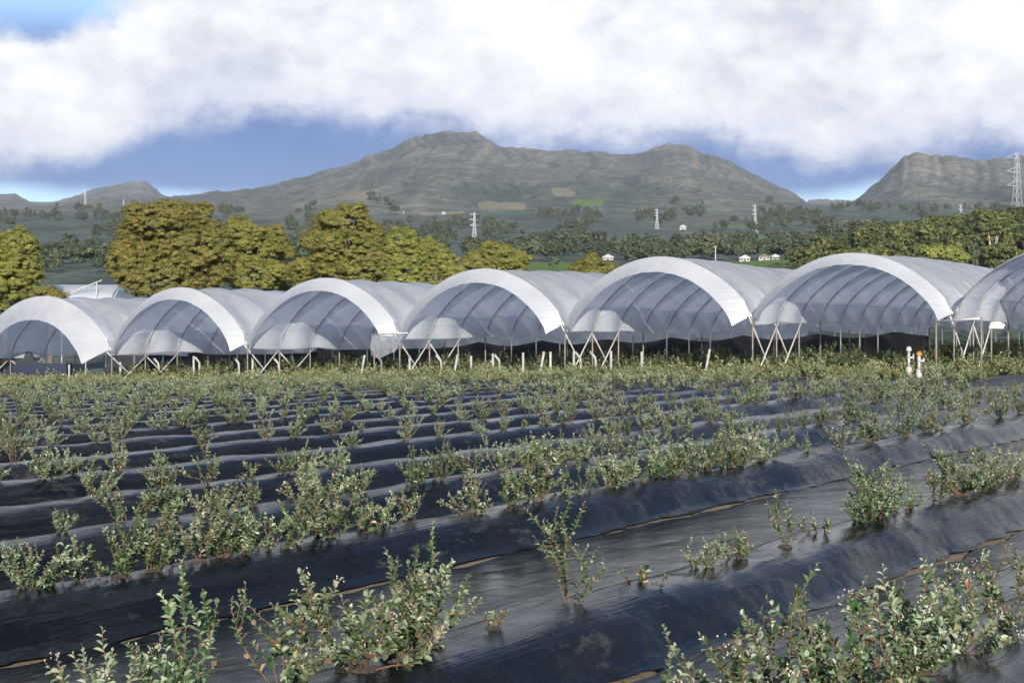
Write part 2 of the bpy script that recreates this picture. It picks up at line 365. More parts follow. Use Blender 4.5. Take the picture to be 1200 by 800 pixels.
for k, c in enumerate(ROWS):
    nxt = ROWS[k + 1] if k + 1 < len(ROWS) else c + 2.5
    u0 = min(.879 * c - 5, UF - 10) if c > 1 else -6
    u1 = min(UF - 1.2 + .8 * math.sin(k * 2.3), 3.65 * c + 14) if c > 1 else 30
    step = .06 if k < 5 else (.12 if k < 9 else .25)
    us = np.arange(u0, u1, step)
    tr = nxt - c - .655
    vv = np.concatenate([pv, np.linspace(.70, tr, 12)]); zz = np.concatenate([pz, np.full(12, .006)])
    U, Vv = np.meshgrid(us, vv, indexing='ij')
    Zp = np.broadcast_to(zz, U.shape).copy()
    sc_ = bedtop(us, k)[:, None] / .288
    side = np.exp(-(vv / .33) ** 4)[None]
    lump = 1 + .15 * fbm(U / .9, Vv / .4, 40 + k, 3) * side
    Zp = Zp * (1 + (sc_ - 1) * side) * lump
    Zp += (1 - side) * (.006 + .012 * fbm(U / .5, Vv / .3 + k * 9, 21, 3)) * (vv > .6)[None] + .004
    off = bedoff(us, k)[:, None] + .03 * fbm(U / .6, Vv * 0 + 3.3, 60 + k, 3) * (np.abs(vv) > .42)[None]
    Vw = c + Vv + off
    edge = np.zeros_like(U); edge[:, -1] = .10 * fbm(us / .35, us * 0 + k, 70, 4); edge[:, 0] = .10 * fbm(us / .3, us * 0 + k, 71, 4)
    Vw = Vw + edge
    Xw = U * SB - Vw * CB
    V3 = np.stack([U, Vw, Zp + gz(Xw)], -1)
    o = mk('mulched_bed', V3, grid(*U.shape), M_film, smooth=True)
    o.rotation_euler = (0, 0, ROT)
    nm = 'nearest' if k == 0 else None
    if k == 0: lab = 'black film covered bed at the photographer feet, right of all planted beds'
    else: lab = 'long raised bed under shiny black film, %s planted bed counted from the front' % ordn(k)
    tag(o, lab, 'plant bed', 'black film covered beds across the field')

# ------------------------------------------------------------------ blueberry bushes
def leaves(pos, dr, nr, ln, wd, fold=.18):
    n = len(pos)
    sd = np.cross(dr, nr); sd /= np.linalg.norm(sd, axis=1)[:, None] + 1e-9
    nr = np.cross(sd, dr)
    l = ln[:, None]; w = wd[:, None]
    V = np.stack([pos,
                  pos + dr * l * .30 + sd * w * .46 + nr * w * fold,
                  pos + dr * l * .70 + sd * w * .42 + nr * w * fold,
                  pos + dr * l - nr * l * .10,
                  pos + dr * l * .70 - sd * w * .42 + nr * w * fold,
                  pos + dr * l * .30 - sd * w * .46 + nr * w * fold], 1)
    b = np.arange(n)[:, None] * 6
    Fq = np.concatenate([b + [[0, 1, 2, 3]], b + [[0, 3, 4, 5]]])
    return V.reshape(-1, 3), Fq
def rib(p, n=7):
    return p
def make_plant(seed, H=.5, spread=.3, nst=7, dens=1., bloss=.3, lo=.25, leafL=.041, tone=0., red=.05, twigs=2, lod=1):
    g_ = np.random.default_rng(seed)
    SV = MB(); pos = []; dr = []; nr = []; ln = []; rn = []; tips = []
    lines = []
    a0 = g_.uniform(0, 6.28)
    for s in range(nst):
        az = a0 + s * 2.4 + g_.normal(0, .35); L = H * g_.uniform(.62, 1.08)
        lean = spread / H * g_.choice([.3, .7, 1.0, 1.5, 2.3]) * g_.uniform(.8, 1.2)
        base = np.array([math.cos(az), math.sin(az), 0]) * g_.uniform(.0, .05)
        d = np.array([math.cos(az) * lean, math.sin(az) * lean, 1.0]); d /= np.linalg.norm(d)
        t = np.linspace(0, 1, 7)[:, None]
        kink = np.cumsum(g_.normal(0, .045, (7, 3)), 0) * L; kink -= kink[0]
        bend = g_.uniform(-.15, .42)
        pts = base + d * L * t + np.array([-d[0], -d[1], .12]) * L * bend * t ** 2 + kink
        lines.append((pts, L, lo * g_.uniform(.2, 1.0), .0042, 1.))
        for q in range(g_.integers(max(0, twigs - 1), twigs + 3)):
            f = g_.uniform(.25, .8); i = int(f * 6); p0 = pts[i] + (pts[min(i + 1, 6)] - pts[i]) * (f * 6 - i)
            az2 = g_.uniform(0, 6.28); d2 = d * .75 + np.array([math.cos(az2), math.sin(az2), .25]) * .75; d2 /= np.linalg.norm(d2)
            L2 = L * g_.uniform(.22, .5); t5 = np.linspace(0, 1, 5)[:, None]
            p2 = p0 + d2 * L2 * t5 + np.array([0, 0, .22]) * L2 * t5 ** 2 + np.cumsum(g_.normal(0, .03, (5, 3)), 0) * L2 * (t5 > 0)
            lines.append((p2, L2, .12, .0028, .88))
    for pts, L, l0, r0, sz in lines:
        n = len(pts)
        SV.tube(pts, np.linspace(r0, r0 * .4, n) * (1 if lod == 1 else 1.5), 5 if lod == 1 else 3, cap=False)
        sp = .0094 / dens * (1 if lod == 1 else 2.4)
        m = max(3, int(L * (1 - l0) / sp))
        f = l0 + (1 - l0) * (np.arange(m) + g_.uniform(0, 1, m) * .6) / m; f = np.clip(f, 0, 1)
        q = f * (n - 1); i = np.minimum(q.astype(int), n - 2)
        pp = pts[i] + (pts[i + 1] - pts[i]) * (q - i)[:, None]
        tt = pts[i + 1] - pts[i]; tt /= np.linalg.norm(tt, axis=1)[:, None] + 1e-9
        ph = np.arange(m) * 2.4 + g_.uniform(0, 6.28) + g_.normal(0, .4, m)
        ref = np.array([.3, .2, .93]); a = np.cross(tt, np.array([1., .1, 0])); a /= np.linalg.norm(a, axis=1)[:, None] + 1e-9
        b_ = np.cross(tt, a)
        rad = a * np.cos(ph)[:, None] + b_ * np.sin(ph)[:, None]
        up = g_.uniform(.25, .95, m)[:, None] + .5 * (f[:, None] > .93)
        dd = rad + tt * up + np.array([0, 0, .12]); dd /= np.linalg.norm(dd, axis=1)[:, None]
        nn = tt - dd * (tt * dd).sum(1)[:, None] + g_.normal(0, .28, (m, 3)) + np.array([0, -.0, .25])
        pos.append(pp); dr.append(dd); nr.append(nn)
        ll = leafL * sz * (1 if lod == 1 else 1.75) * g_.uniform(.5, 1.28, m) * np.where(f > .85, .62, 1.) ; ln.append(ll)
        v = .13 + .52 * f + g_.normal(0, .17, m) + tone + g_.normal(0, .05)  # tips paler; lower leaves darkened to stand for self-shadow inside the bush
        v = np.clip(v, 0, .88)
        v = np.where(g_.random(m) < red * .65, g_.uniform(.9, 1, m), v)
        rn.append(v)
        if g_.random() < bloss * .3: tips.append(pts[-1]); 
        if g_.random() < bloss * .15: tips.append(pts[-2] + g_.normal(0, .012, 3))
    pos = np.concatenate(pos); dr = np.concatenate(dr); nr = np.concatenate(nr); ln = np.concatenate(ln); rn = np.concatenate(rn)
    wd = ln * g_.uniform(.54, .74, len(ln))
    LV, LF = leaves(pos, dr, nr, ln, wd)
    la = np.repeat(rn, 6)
    BV = MB()
    oc = np.array([[1, 0, 0], [0, 1, 0], [-1, 0, 0], [0, -1, 0], [0, 0, 1.25], [0, 0, -1.25]], float)
    of = [[0, 1, 4], [1, 2, 4], [2, 3, 4], [3, 0, 4], [1, 0, 5], [2, 1, 5], [3, 2, 5], [0, 3, 5]]
    for t in tips:
        for _ in range(g_.integers(4, 9) if lod == 1 else 2):
            r = g_.uniform(.0036, .0058) * (1 if lod == 1 else 1.9)
            BV.add(oc * r + t + g_.normal(0, .013, 3), of)
    return SV, (LV, LF, la), (BV if BV.n else None)

# kinds of bush: (look words, parameters)
KINDS = [
    ('tall leafy', dict(H=.60, spread=.26, nst=7, dens=1.05, bloss=.12, tone=.02)),
    ('wide grey-leaved', dict(H=.46, spread=.36, nst=9, dens=1.1, bloss=.35, tone=.14)),
    ('upright open', dict(H=.55, spread=.22, nst=5, dens=.9, bloss=.08, tone=.02, red=.07)),
    ('rounded dense', dict(H=.42, spread=.28, nst=12, dens=1.1, bloss=.28, tone=.06, twigs=3)),
    ('low sparse', dict(H=.28, spread=.26, nst=5, dens=.8, bloss=.1, tone=.0, red=.16)),
    ('small bushy', dict(H=.32, spread=.20, nst=8, dens=1.1, bloss=.1, tone=.04)),
    ('pale blossoming', dict(H=.44, spread=.32, nst=9, dens=.95, bloss=.75, tone=.18)),
    ('leggy red-stemmed', dict(H=.50, spread=.40, nst=6, dens=.8, bloss=.12, tone=.02, red=.22, lo=.45)),
    ('dark green', dict(H=.44, spread=.28, nst=9, dens=1.1, bloss=.06, tone=-.08)),
    ('tiny', dict(H=.17, spread=.10, nst=4, dens=.9, bloss=0, tone=0, red=.3, twigs=1)),
    ('yellowish', dict(H=.46, spread=.30, nst=8, dens=1.0, bloss=.1, tone=.22, red=.14)),
    ('spreading silvery', dict(H=.40, spread=.44, nst=10, dens=1.0, bloss=.3, tone=.2)),
]
protoH, protoL = {}, {}
def get_hi(kind, var):
    key = (kind, var)
    if key not in protoH:
        S, (LV, LF, la), Bm = make_plant(100 + kind * 7 + var * 131, **KINDS[kind][1])
        st = mk('stem', np.concatenate(S.V), [np.concatenate(f) for f in S.F.values()], M_stem, smooth=True)
        lf = mk('foliage', LV, LF, M_leaf, attr=la)
        bl = mk('blossom', np.concatenate(Bm.V), [np.concatenate(f) for f in Bm.F.values()], M_blossom, smooth=True) if Bm else None
        protoH[key] = [x.data for x in (st, lf, bl) if x]
        for x in (st, lf, bl):
            if x: bpy.data.objects.remove(x)
    return protoH[key]
holes = {}
def hole_mesh(k):
    if k not in holes:
        g_ = np.random.default_rng(900 + k); n = 22; a = np.arange(n) * 2 * math.pi / n; r = .075 * (1 + .35 * g_.normal(size=n).cumsum() / 6)
        r = r + (r[0] - r[-1]) * np.arange(n) / n
        ring = lambda f, z: np.stack([np.cos(a) * r * f * 1.25, np.sin(a) * r * f, a * 0 + z + g_.normal(0, .003, n)], -1)
        V = np.concatenate([ring(1.0, -.012), ring(.7, .012), ring(.35, .02), [[0, 0, .022]]])
        i = np.arange(n); j = (i + 1) % n
        q = np.concatenate([np.stack([i + b, j + b, j + b + n, i + b + n], -1) for b in (0, n)])
        t = np.stack([i + 2 * n, j + 2 * n, i * 0 + 3 * n], -1)
        o = mk('soil_patch', V, [q, t], M_darksoil, smooth=False); holes[k] = o.data; bpy.data.objects.remove(o)
    return holes[k]
M_darksoil = simple('damp_soil', (.05, .035, .024), .95, 0, .5, 40)
def join_arrays(kind, var, lod):
    prm = dict(KINDS[kind][1]); prm['lod'] = lod
    S, (LV, LF, la), Bm = make_plant(500 + kind * 7 + var * 131, **prm)
    SV = np.concatenate(S.V); SF = np.concatenate(S.F[4] if 4 in S.F else list(S.F.values())[0]) if 4 in S.F else None
    V = [SV, LV]; A = [np.zeros(len(SV)), la]; F4 = [SF, LF + len(SV)]; mi4 = [np.zeros(len(SF), int), np.ones(len(LF), int)]
    F3 = np.zeros((0, 3), int)
    if Bm:
        BV = np.concatenate(Bm.V); F3 = np.concatenate(Bm.F[3]) + len(SV) + len(LV); V.append(BV); A.append(np.zeros(len(BV)))
    return np.concatenate(V), np.concatenate(F4), F3, np.concatenate(mi4), np.concatenate(A)
def get_mid(kind, var):
    key = (kind, var)
    if key not in protoL:
        V, F4, F3, mi, A = join_arrays(kind, var, 1)
        fs = [F4] + ([F3] if len(F3) else [])
        o = mk('blueberry_bush', V, fs, [M_stem, M_leaf, M_blossom], midx=np.concatenate([mi, np.full(len(F3), 2)]), attr=A)
        protoL[key] = o.data; bpy.data.objects.remove(o)
    return protoL[key]

plants = []        # (row, u, dv, kind, var, scale, rot)
def px_to_u(x, c):             # where a bed crosses an image column
    xr = (x - CX) / F; Y = c / (SB - xr * CB); return Y * (xr * SB + CB)
# bushes that can be told apart in the photograph: column, kind, scale
hero = {
    1: [(1000, 7, 1.05), (850, 1, 1.1), (890, 3, 1.0), (930, 0, 1.0), (965, 8, 1.1), (1050, 6, 1.1), (1085, 8, 1.05), (1125, 11, 1.05), (1190, 7, .9), (1165, 4, .9), (640, 5, .7), (790, 10, .85)],
    2: [(120, 6, .95), (165, 4, 1.0), (215, 0, 1.05), (330, 7, 1.0), (352, 5, .7), (425, 1, 1.2), (462, 8, 1.0), (505, 0, .95), (480, 11, 1.0), (578, 9, .8), (668, 2, .95), (745, 9, 1.0), (824, 11, .6), (862, 5, .75), (921, 2, .75), (965, 9, 1.1), (1025, 3, 1.05), (1060, 9, .9), (1008, 8, .8), (1045, 1, .85), (1095, 7, .85), (1120, 3, 1.0), (1140, 1, .9), (1175, 10, .85), (1155, 8, .95), (1192, 1, .9)],
    3: [(30, 1, .8), (62, 4, 1.0), (140, 8, .95), (178, 5, 1.1), (235, 10, .95), (262, 8, .9), (312, 4, 1.0), (380, 3, 1.0), (430, 4, 1.2), (487, 7, .7), (552, 11, .9), (625, 3, 1.05), (684, 2, .7), (716, 10, .8), (742, 1, .9), (790, 3, .9), (830, 8, .9), (868, 6, 1.0), (900, 1, .9), (725, 3, .75), (768, 8, .8), (810, 1, .85), (850, 3, .9), (885, 10, .8), (655, 4, .9), (600, 5, .9), (455, 10, .7), (345, 5, .9), (285, 3, .8), (205, 2, .7), (100, 9, 1.0), (945, 4, .8), (1195, 8, .9), (1085, 5, 1.0),
        (985, 10, .8), (1020, 3, .9), (1060, 8, 1.0), (1100, 1, .9), (1130, 6, .9), (1170, 3, .9)],
}
hr = np.random.default_rng(21)
for r, lst in hero.items():
    for (x, kd, s) in lst:
        plants.append([r, px_to_u(x, ROWS[r]), 0, kd, 0 if s >= .9 else 1, s, hr.uniform(0, 6.28)])
MIX = [0, 1, 1, 2, 3, 3, 4, 5, 6, 7, 8, 10, 10, 11, 3, 5]
for r in range(4, len(ROWS)):
    c = ROWS[r]
    a = .879 * c - 1.2; b = min(UF - 1.6, 3.65 * c + 1.5)
    u = a + hr.uniform(0, .4)
    while u < b:
        gap = vn(u / 3.5, r * 4.4, 77)
        if gap > (.26 if r > 4 else .2):
            plants.append([r, u, hr.normal(0, .05), int(hr.choice(MIX)), int(hr.integers(0, 2)), hr.uniform(.52, .92) * (1.12 if gap > .58 else .9), hr.uniform(0, 6.28)])
        u += (hr.uniform(.45, .85) if gap > .5 else hr.uniform(.7, 1.7)) if (r > 6 or (r > 4 and u < 22)) else hr.uniform(.40, .82)
def plant_pos(p):
    r, u, dv = p[0], p[1], p[2]; ua = np.array([u])
    v = ROWS[r] + dv + bedoff(ua, r)
    w = uvw(ua, v, 0)[0]; w[2] += float(bedtop(ua, r)[0]) - .01
    return w
for p in plants: p.append(plant_pos(p))
vis = [p for p in plants if -70 < xpix(p[7]) < 1270]
vis.sort(key=lambda p: p[7][1] / (p[5] * KINDS[p[3]][1]['H'] + .25))
single = [p for p in vis if p[0] <= 3] + [p for p in vis if p[0] > 3]
single = single[:300]; sid = {id(p) for p in single}
byrow = {}
for p in single: byrow.setdefault(p[0], []).append(p)
HERO_LAB = {(2, 215): 'tall leggy blueberry bush with bare lower stems near bottom left corner', }
nplant = 0
for r, lst in sorted(byrow.items()):
    lst.sort(key=lambda p: xpix(p[7]))
    for q, p in enumerate(lst):
        loc = p[7]; kd = p[3]
        nm = 'blueberry_bush'
        if r <= 4:
            o = empty(nm, loc, p[6]); o.scale = (p[5] * (.92 if r < 3 else 1),) * 3
            o_hole = bpy.data.objects.new('soil_patch', hole_mesh(int(p[6] * 100) % 5)); COL.objects.link(o_hole); o_hole.parent = o
            for dname, d in zip(('stem', 'foliage', 'blossom'), get_hi(kd, p[4])):
                ch = bpy.data.objects.new(dname, d); COL.objects.link(ch); ch.parent = o
        else:
            o = bpy.data.objects.new(nm, get_mid(kd, p[4])); COL.objects.link(o)
            o.location = loc; o.rotation_euler = (0, 0, p[6]); o.scale = (p[5],) * 3
        lab = '%s blueberry bush, %s from the left in the %s planted bed from the front' % (KINDS[kd][0], ordn(q + 1), ordn(r))
        tag(o, lab, 'blueberry bush', 'blueberry bushes planted in the beds')
        nplant += 1
# the far rest, as one crop
rest = [p for p in vis if id(p) not in sid]
lowp = {}
Vs, F4s, F3s, M4, A_ = [], [], [], [], []; nv = 0
def add_low(loc, kd, var, s, rot, tone=0.):
    global nv
    key = (kd, var)
    if key not in lowp: lowp[key] = join_arrays(kd, var, 2)
    V, F4, F3, mi, A = lowp[key]
    cr, sr = math.cos(rot) * s, math.sin(rot) * s
    Vw = np.stack([V[:, 0] * cr - V[:, 1] * sr, V[:, 0] * sr + V[:, 1] * cr, V[:, 2] * s], -1) + loc
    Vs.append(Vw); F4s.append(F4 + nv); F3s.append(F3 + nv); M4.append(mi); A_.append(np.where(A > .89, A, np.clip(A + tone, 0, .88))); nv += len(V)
for p in rest: add_low(p[7], p[3], p[4], p[5] * 1.02, p[6], .04)
o = mk('blueberry_crop', np.concatenate(Vs), [np.concatenate(F4s), np.concatenate(F3s)], [M_stem, M_leaf, M_blossom],
       midx=np.concatenate(M4 + [np.full(sum(len(f) for f in F3s), 2)]), attr=np.concatenate(A_))
tag(o, 'far rows of small blueberry bushes running up to the tunnels', 'crop', kind='stuff')
Vs, F4s, F3s, M4, A_ = [], [], [], [], []; nv = 0
# headland strip in front of the tunnels
for _ in range(620):
    v = hr.uniform(12, 70); u = UF - .6 + hr.normal(0, .9)
    w = uvw(np.array([u]), np.array([v]))[0]
    if -40 < xpix(w) < 1240: add_low(w, int(hr.choice([1, 3, 8, 10, 10, 11])), int(hr.integers(0, 2)), hr.uniform(1.0, 1.75), hr.uniform(0, 6.28), .04)
o = mk('headland_plants', np.concatenate(Vs), [np.concatenate(F4s), np.concatenate(F3s)], [M_stem, M_head, M_blossom],
       midx=np.concatenate(M4 + [np.full(sum(len(f) for f in F3s), 2)]), attr=np.concatenate(A_))
tag(o, 'yellowish leafy bushes along the strip in front of the tunnels', 'crop', kind='stuff')
Vs, F4s, F3s, M4, A_ = [], [], [], [], []; nv = 0
for _ in range(2600):
    u = UF + hr.uniform(.8, 40); v = hr.uniform(8, 62); v = round(v / 1.22) * 1.22 + hr.normal(0, .1)
    w = uvw(np.array([u]), np.array([v]))[0]
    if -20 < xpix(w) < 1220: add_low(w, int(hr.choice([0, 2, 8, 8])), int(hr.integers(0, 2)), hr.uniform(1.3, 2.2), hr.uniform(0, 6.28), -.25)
o = mk('tunnel_crop', np.concatenate(Vs), [np.concatenate(F4s), np.concatenate(F3s)], [M_stem, M_leaf, M_blossom],
       midx=np.concatenate(M4 + [np.full(sum(len(f) for f in F3s), 2)]), attr=np.concatenate(A_))
tag(o, 'rows of dark leafy plants growing in shade under the tunnels', 'crop', kind='stuff')
# dry grass and weeds on the headland
n = 5200
u = UF - 1.0 + hr.normal(0, 1.0, n); v = hr.uniform(8, 72, n); b0 = uvw(u, v)
ang = hr.uniform(0, 6.28, n); hgt = hr.uniform(.10, .38, n); ln_ = hr.uniform(-.5, .5, (n, 2))
tip = b0 + np.stack([ln_[:, 0] * hgt, ln_[:, 1] * hgt, hgt], -1); sd = np.stack([np.cos(ang), np.sin(ang), ang * 0], -1) * .022
GV = np.stack([b0 - sd, b0 + sd, tip], 1).reshape(-1, 3)
M_grass = leafmat('dry_grass', [(0, (.09, .11, .03)), (.5, (.17, .17, .05)), (1, (.30, .25, .10))], .7, .2, .2)
o = mk('headland_grass', GV, np.arange(n * 3).reshape(-1, 3), M_grass, attr=np.repeat(hr.random(n), 3)); tag(o, 'strip of short dry yellow-green grass before the tunnels', 'grass', kind='stuff')

# ------------------------------------------------------------------ polytunnels
def fac(x):                                   # image column -> v on the tunnels' front line
    xr = (x - CX) / F; Y = UF / (xr * SB + CB); return Y * (SB - xr * CB), Y
VAL = [(-28, 414), (131, 410), (290, 403), (468, 391), (662, 381), (882, 371), (1118, 368), (1390, 366)]
CROWN = [347, 337, 326, 315, 301, 296.5, 287]
HOOD = [1.15, .55, .55, .58, .60, .42, .10]
HS = 2.2; NH = 21
vs, zs = [], []
for x, y in VAL:
    v, Y = fac(x); vs.append(v); zs.append(ZC + (HY - y) / F * Y)
def archpt(t, vl, zl, vr, zr, zc):
    """t 0..1 from the left foot over the crown to the right foot: (v, z)"""
    w = 2 * t - 1
    h_ = .55 * (1 - w ** 2) + .45 * np.sqrt(np.clip(1 - w ** 2, 0, 1))
    zb = zl + (zr - zl) * t
    return vl + (vr - vl) * t, zb + (zc - (zl + zr) / 2) * h_
tt = .5 - .5 * np.cos(np.linspace(0, math.pi, 37)); tt = .35 * tt + .65 * np.linspace(0, 1, 37)
TUN = ['leftmost one with a deep white hood over a blue pickup', 'second from the left, two thin poles in its mouth', 'its right foot behind a hanging clear sheet',
       'directly right of the hanging clear sheet', 'right of the middle, green pasture showing beyond its roof',
       'widest one fully seen, an orange capped riser before its mouth', 'rightmost one cut by the picture edge, without a hood']
def lin(u_, v_, z_): 
    X = u_ * SB - v_ * CB; Y = u_ * CB + v_ * SB
    return np.stack([X, Y, z_ + 0 * X], -1)
for i in range(7):
    vl, vr = vs[i] - .07, vs[i + 1] + .07; zl, zr = zs[i], zs[i + 1]
    vm = (vl + vr) / 2; Ym = UF * CB + vm * SB
    zc = ZC + (HY - CROWN[i]) / F * Ym
    root = empty('polytunnel', tuple(lin(np.array([UF]), np.array([vm]), np.array([float(gz(UF * SB - vm * CB))]))[0]))
    tag(root, 'film covered tunnel, ' + TUN[i], 'polytunnel', 'row of film covered tunnels')
    org = np.array(root.location)
    und = lambda u: .30 * fbm((u - UF) / 9., u * 0 + i * 2.2, 81, 2) * sst(0, 6, u - UF)      # the ground under it undulates
    # cover
    nb = (NH - 1) * 8
    uu = UF + np.linspace(0, (NH - 1) * HS, nb + 1)
    U, T = np.meshgrid(uu, tt, indexing='ij')
    v_, z_ = archpt(T, vl, zl, vr, zr, zc)
    ph = ((U - UF) / HS) % 1.0
    cen_z = (zl + zr) / 2
    sag = .11 * np.sin(ph * math.pi) ** 1.3 * (1 + .8 * fbm(np.floor((U - UF) / HS), T * 3, 90 + i, 2))
    low = np.exp(-np.minimum(T, 1 - T) / .16)
    wr = .035 * fbm(U / .9, T * 26, 95 + i, 4) * low + .02 * fbm(U / 1.2, T * 9, 96 + i, 3)
    s_ = 1 - (sag + wr) / 2.6
    v_ = vm + (v_ - vm) * s_; z_ = cen_z + (z_ - cen_z) * s_ + und(U)
    drop = (.22 + .12 * fbm(U / 2.4, U * 0, 99 + i, 2)) * ((T < .001) | (T > .999))        # the film hangs a little below the gutter
    z_ = z_ - drop
    mk('cover', lin(U, v_, z_) - org, grid(*U.shape), M_cover, root, smooth=True)
    # second film layer added to band the light inside, widest at the crown
    VO, FO, no = [], [], 0
    for j in range(NH - 1):
        q5, T5 = np.meshgrid(np.linspace(0, 1, 6), np.linspace(.02, .98, 33), indexing='ij')
        wd5 = HS * (.10 + .55 * np.sin(T5 * math.pi) ** 1.2 + .05 * hr.normal())
        U5 = UF + j * HS + .03 + q5 * wd5
        v5, z5 = archpt(T5, vl, zl, vr, zr, zc)
        ph5 = ((U5 - UF) / HS) % 1.0
        sg5 = .11 * np.sin(ph5 * math.pi) ** 1.3 * (1 + .8 * fbm(np.floor((U5 - UF) / HS), T5 * 3, 90 + i, 2))
        lw5 = np.exp(-np.minimum(T5, 1 - T5) / .16)
        wr5 = .035 * fbm(U5 / .9, T5 * 26, 95 + i, 4) * lw5 + .02 * fbm(U5 / 1.2, T5 * 9, 96 + i, 3)
        s5 = 1.008 - (sg5 + wr5) / 2.6
        VO.append((lin(U5, vm + (v5 - vm) * s5, cen_z + (z5 - cen_z) * s5 + und(U5)) - org).reshape(-1, 3)); FO.append(grid(*U5.shape) + no); no += U5.size
    mk('banding_film', np.concatenate(VO), np.concatenate(FO), M_cover, root, smooth=True)
    # hood: the gathered end of the film, pulled forward and down
    hd = HOOD[i]
    if hd > .02:
        q = np.linspace(0, 1, 7)
        t2 = np.linspace(0, 1, 73)
        Q, T = np.meshgrid(q, t2, indexing='ij')
        v_, z_ = archpt(T, vl, zl, vr, zr, zc)
        shr = hd * (Q ** .8)
        v0 = vm + (v_ - vm) * (1 - shr * .82 / 3.65); z0 = cen_z + (z_ - cen_z) * (1 - shr * 1.0 / (zc - cen_z)) - .0
        fold = (.03 + .05 * np.exp(-((T - .5) / .12) ** 2)) * fbm(T * 60, Q * 1.2, 110 + i, 3) * Q ** .5
        z0 = z0 - .30 * Q * np.abs(2 * T - 1) ** 3 * hd / .55
        U = UF - .06 - Q * (.25 + .35 * hd) + fold
        mk('hood', lin(U, v0, z0 + fold * .5) - org, grid(*U.shape), M_hood, root, smooth=True)
    for j in range(NH):
        u = UF + j * HS
        t3 = np.linspace(0, 1, 25); v_, z_ = archpt(t3, vl + .07, zl, vr - .07, zr, zc)
        v_ = vm + (v_ - vm) * .985; z_ = cen_z + (z_ - cen_z) * .975 + und(np.full(25, u))
        m = MB(); m.tube(lin(np.full(25, u), v_, z_) - org, .028, 6); m.build('hoop', M_galv, root, True)
        # leg post on the left valley
        X = u * SB - vs[i] * CB; g0 = float(gz(X)) - .1
        zt = zs[i] + float(und(np.array([u]))[0])
        m = MB(); m.tube(lin(np.array([u, u]), np.array([vs[i]] * 2), np.array([g0, zt])) - org, .031, 7)
        pc = m.build('leg_post', M_rust if j < 4 else M_galv, root, True)
        m = MB()                                              # Y fitting that takes both hoops
        c0 = lin(np.array([u]), np.array([vs[i]]), np.array([zt]))[0] - org
        a_ = lin(np.array([u]), np.array([vs[i] - .16]), np.array([zt + .26]))[0] - org; b_ = lin(np.array([u]), np.array([vs[i] + .16]), np.array([zt + .26]))[0] - org
        m.tube([c0 - (0, 0, .12), a_], .034, 6); m.tube([c0 - (0, 0, .12), b_], .034, 6); m.build('socket', M_galv, pc, True)
    # crossed braces between the first legs
    for j in range(2):
        ua, ub = UF + j * HS, UF + (j + 1) * HS
        ga = float(gz(ua * SB - vs[i] * CB))
        for (p, q, dz) in ((ua, ub, .05), (ub, ua, -.05)):
            h0 = zs[i] - .25 + hr.uniform(-.1, .12)
            ex = (p - q) * .12
            m = MB(); m.tube(lin(np.array([p + ex, q]), np.array([vs[i] + dz] * 2), np.array([h0 + (h0 - ga) * .12, ga - .05])) - org, .029, 6); m.build('brace', M_white, root, True)
    # ridge purlin
    m = MB(); uu2 = np.linspace(UF, UF + (NH - 1) * HS, 22); v_, z_ = archpt(np.array([.5]), vl, zl, vr, zr, zc)
    m.tube(lin(uu2, uu2 * 0 + v_[0], z_[0] - .12 + und(uu2)) - org, .022, 5); m.build('ridge_pipe', M_galv, root, True)

# black sheet added to deepen shade under tunnels, and the low dark net behind
U, Vv = np.meshgrid(np.linspace(UF + .6, UF + 46, 60), np.linspace(4, 74, 60), indexing='ij')
Zc = .012 + .02 * (fbm(U / 2, Vv / 2, 5, 3) + .5)
M_ground_shade = simple('black_ground_shade', (.012, .012, .012), .8, 0, .4, 3)
o = mk('ground_shade', uvw(U, Vv, Zc), grid(*U.shape), M_ground_shade, smooth=True); tag(o, kind='structure')
m_, nt, N, L = newmat('dark_net'); tcn = N.new('ShaderNodeTexCoord'); n_ = noise(N, L, tcn.outputs['Object'], 1.2, 5); r_ = ramp(N, [(.3, (.014, .015, .018)), (.7, (.04, .042, .048))]); L.new(n_.outputs[0], r_.inputs[0])
p_ = N.new('ShaderNodeBsdfPrincipled'); p_.inputs['Roughness'].default_value = .9; L.new(r_.outputs[0], p_.inputs['Base Color']); out(N, L, p_.outputs[0])
root = empty('windbreak_net', tuple(uvw(np.array([UF + 15.]), np.array([45.]))[0])); org = np.array(root.location); tag(root, 'low dark net wall stretched behind the posts under the left tunnels', 'net')
vv_ = np.linspace(24, 74, 120); q_ = np.linspace(0, 1, 8); Vv, Q = np.meshgrid(vv_, q_, indexing='ij')
X_ = (UF + 15) * SB - Vv * CB; hh = 1.75 - .25 * np.abs(np.sin(Vv * math.pi / 3.65)) 
pts_ = lin(UF + 15 + .12 * fbm(Vv / 1.5, Q * 2, 4, 3), Vv, gz(X_) + Q * hh)
nt_ = mk('net', pts_ - org, grid(*Vv.shape), m_, root, smooth=True); sd_ = nt_.modifiers.new('thickness', 'SOLIDIFY'); sd_.thickness = .01
for v0 in np.arange(24, 74.1, 3.65):
    b_ = uvw(np.array([UF + 14.95]), np.array([v0]))[0]; m = MB(); m.tube([b_ - org, b_ - org + (0, 0, 1.85)], .04, 6); m.build('post', M_rust, root, True)

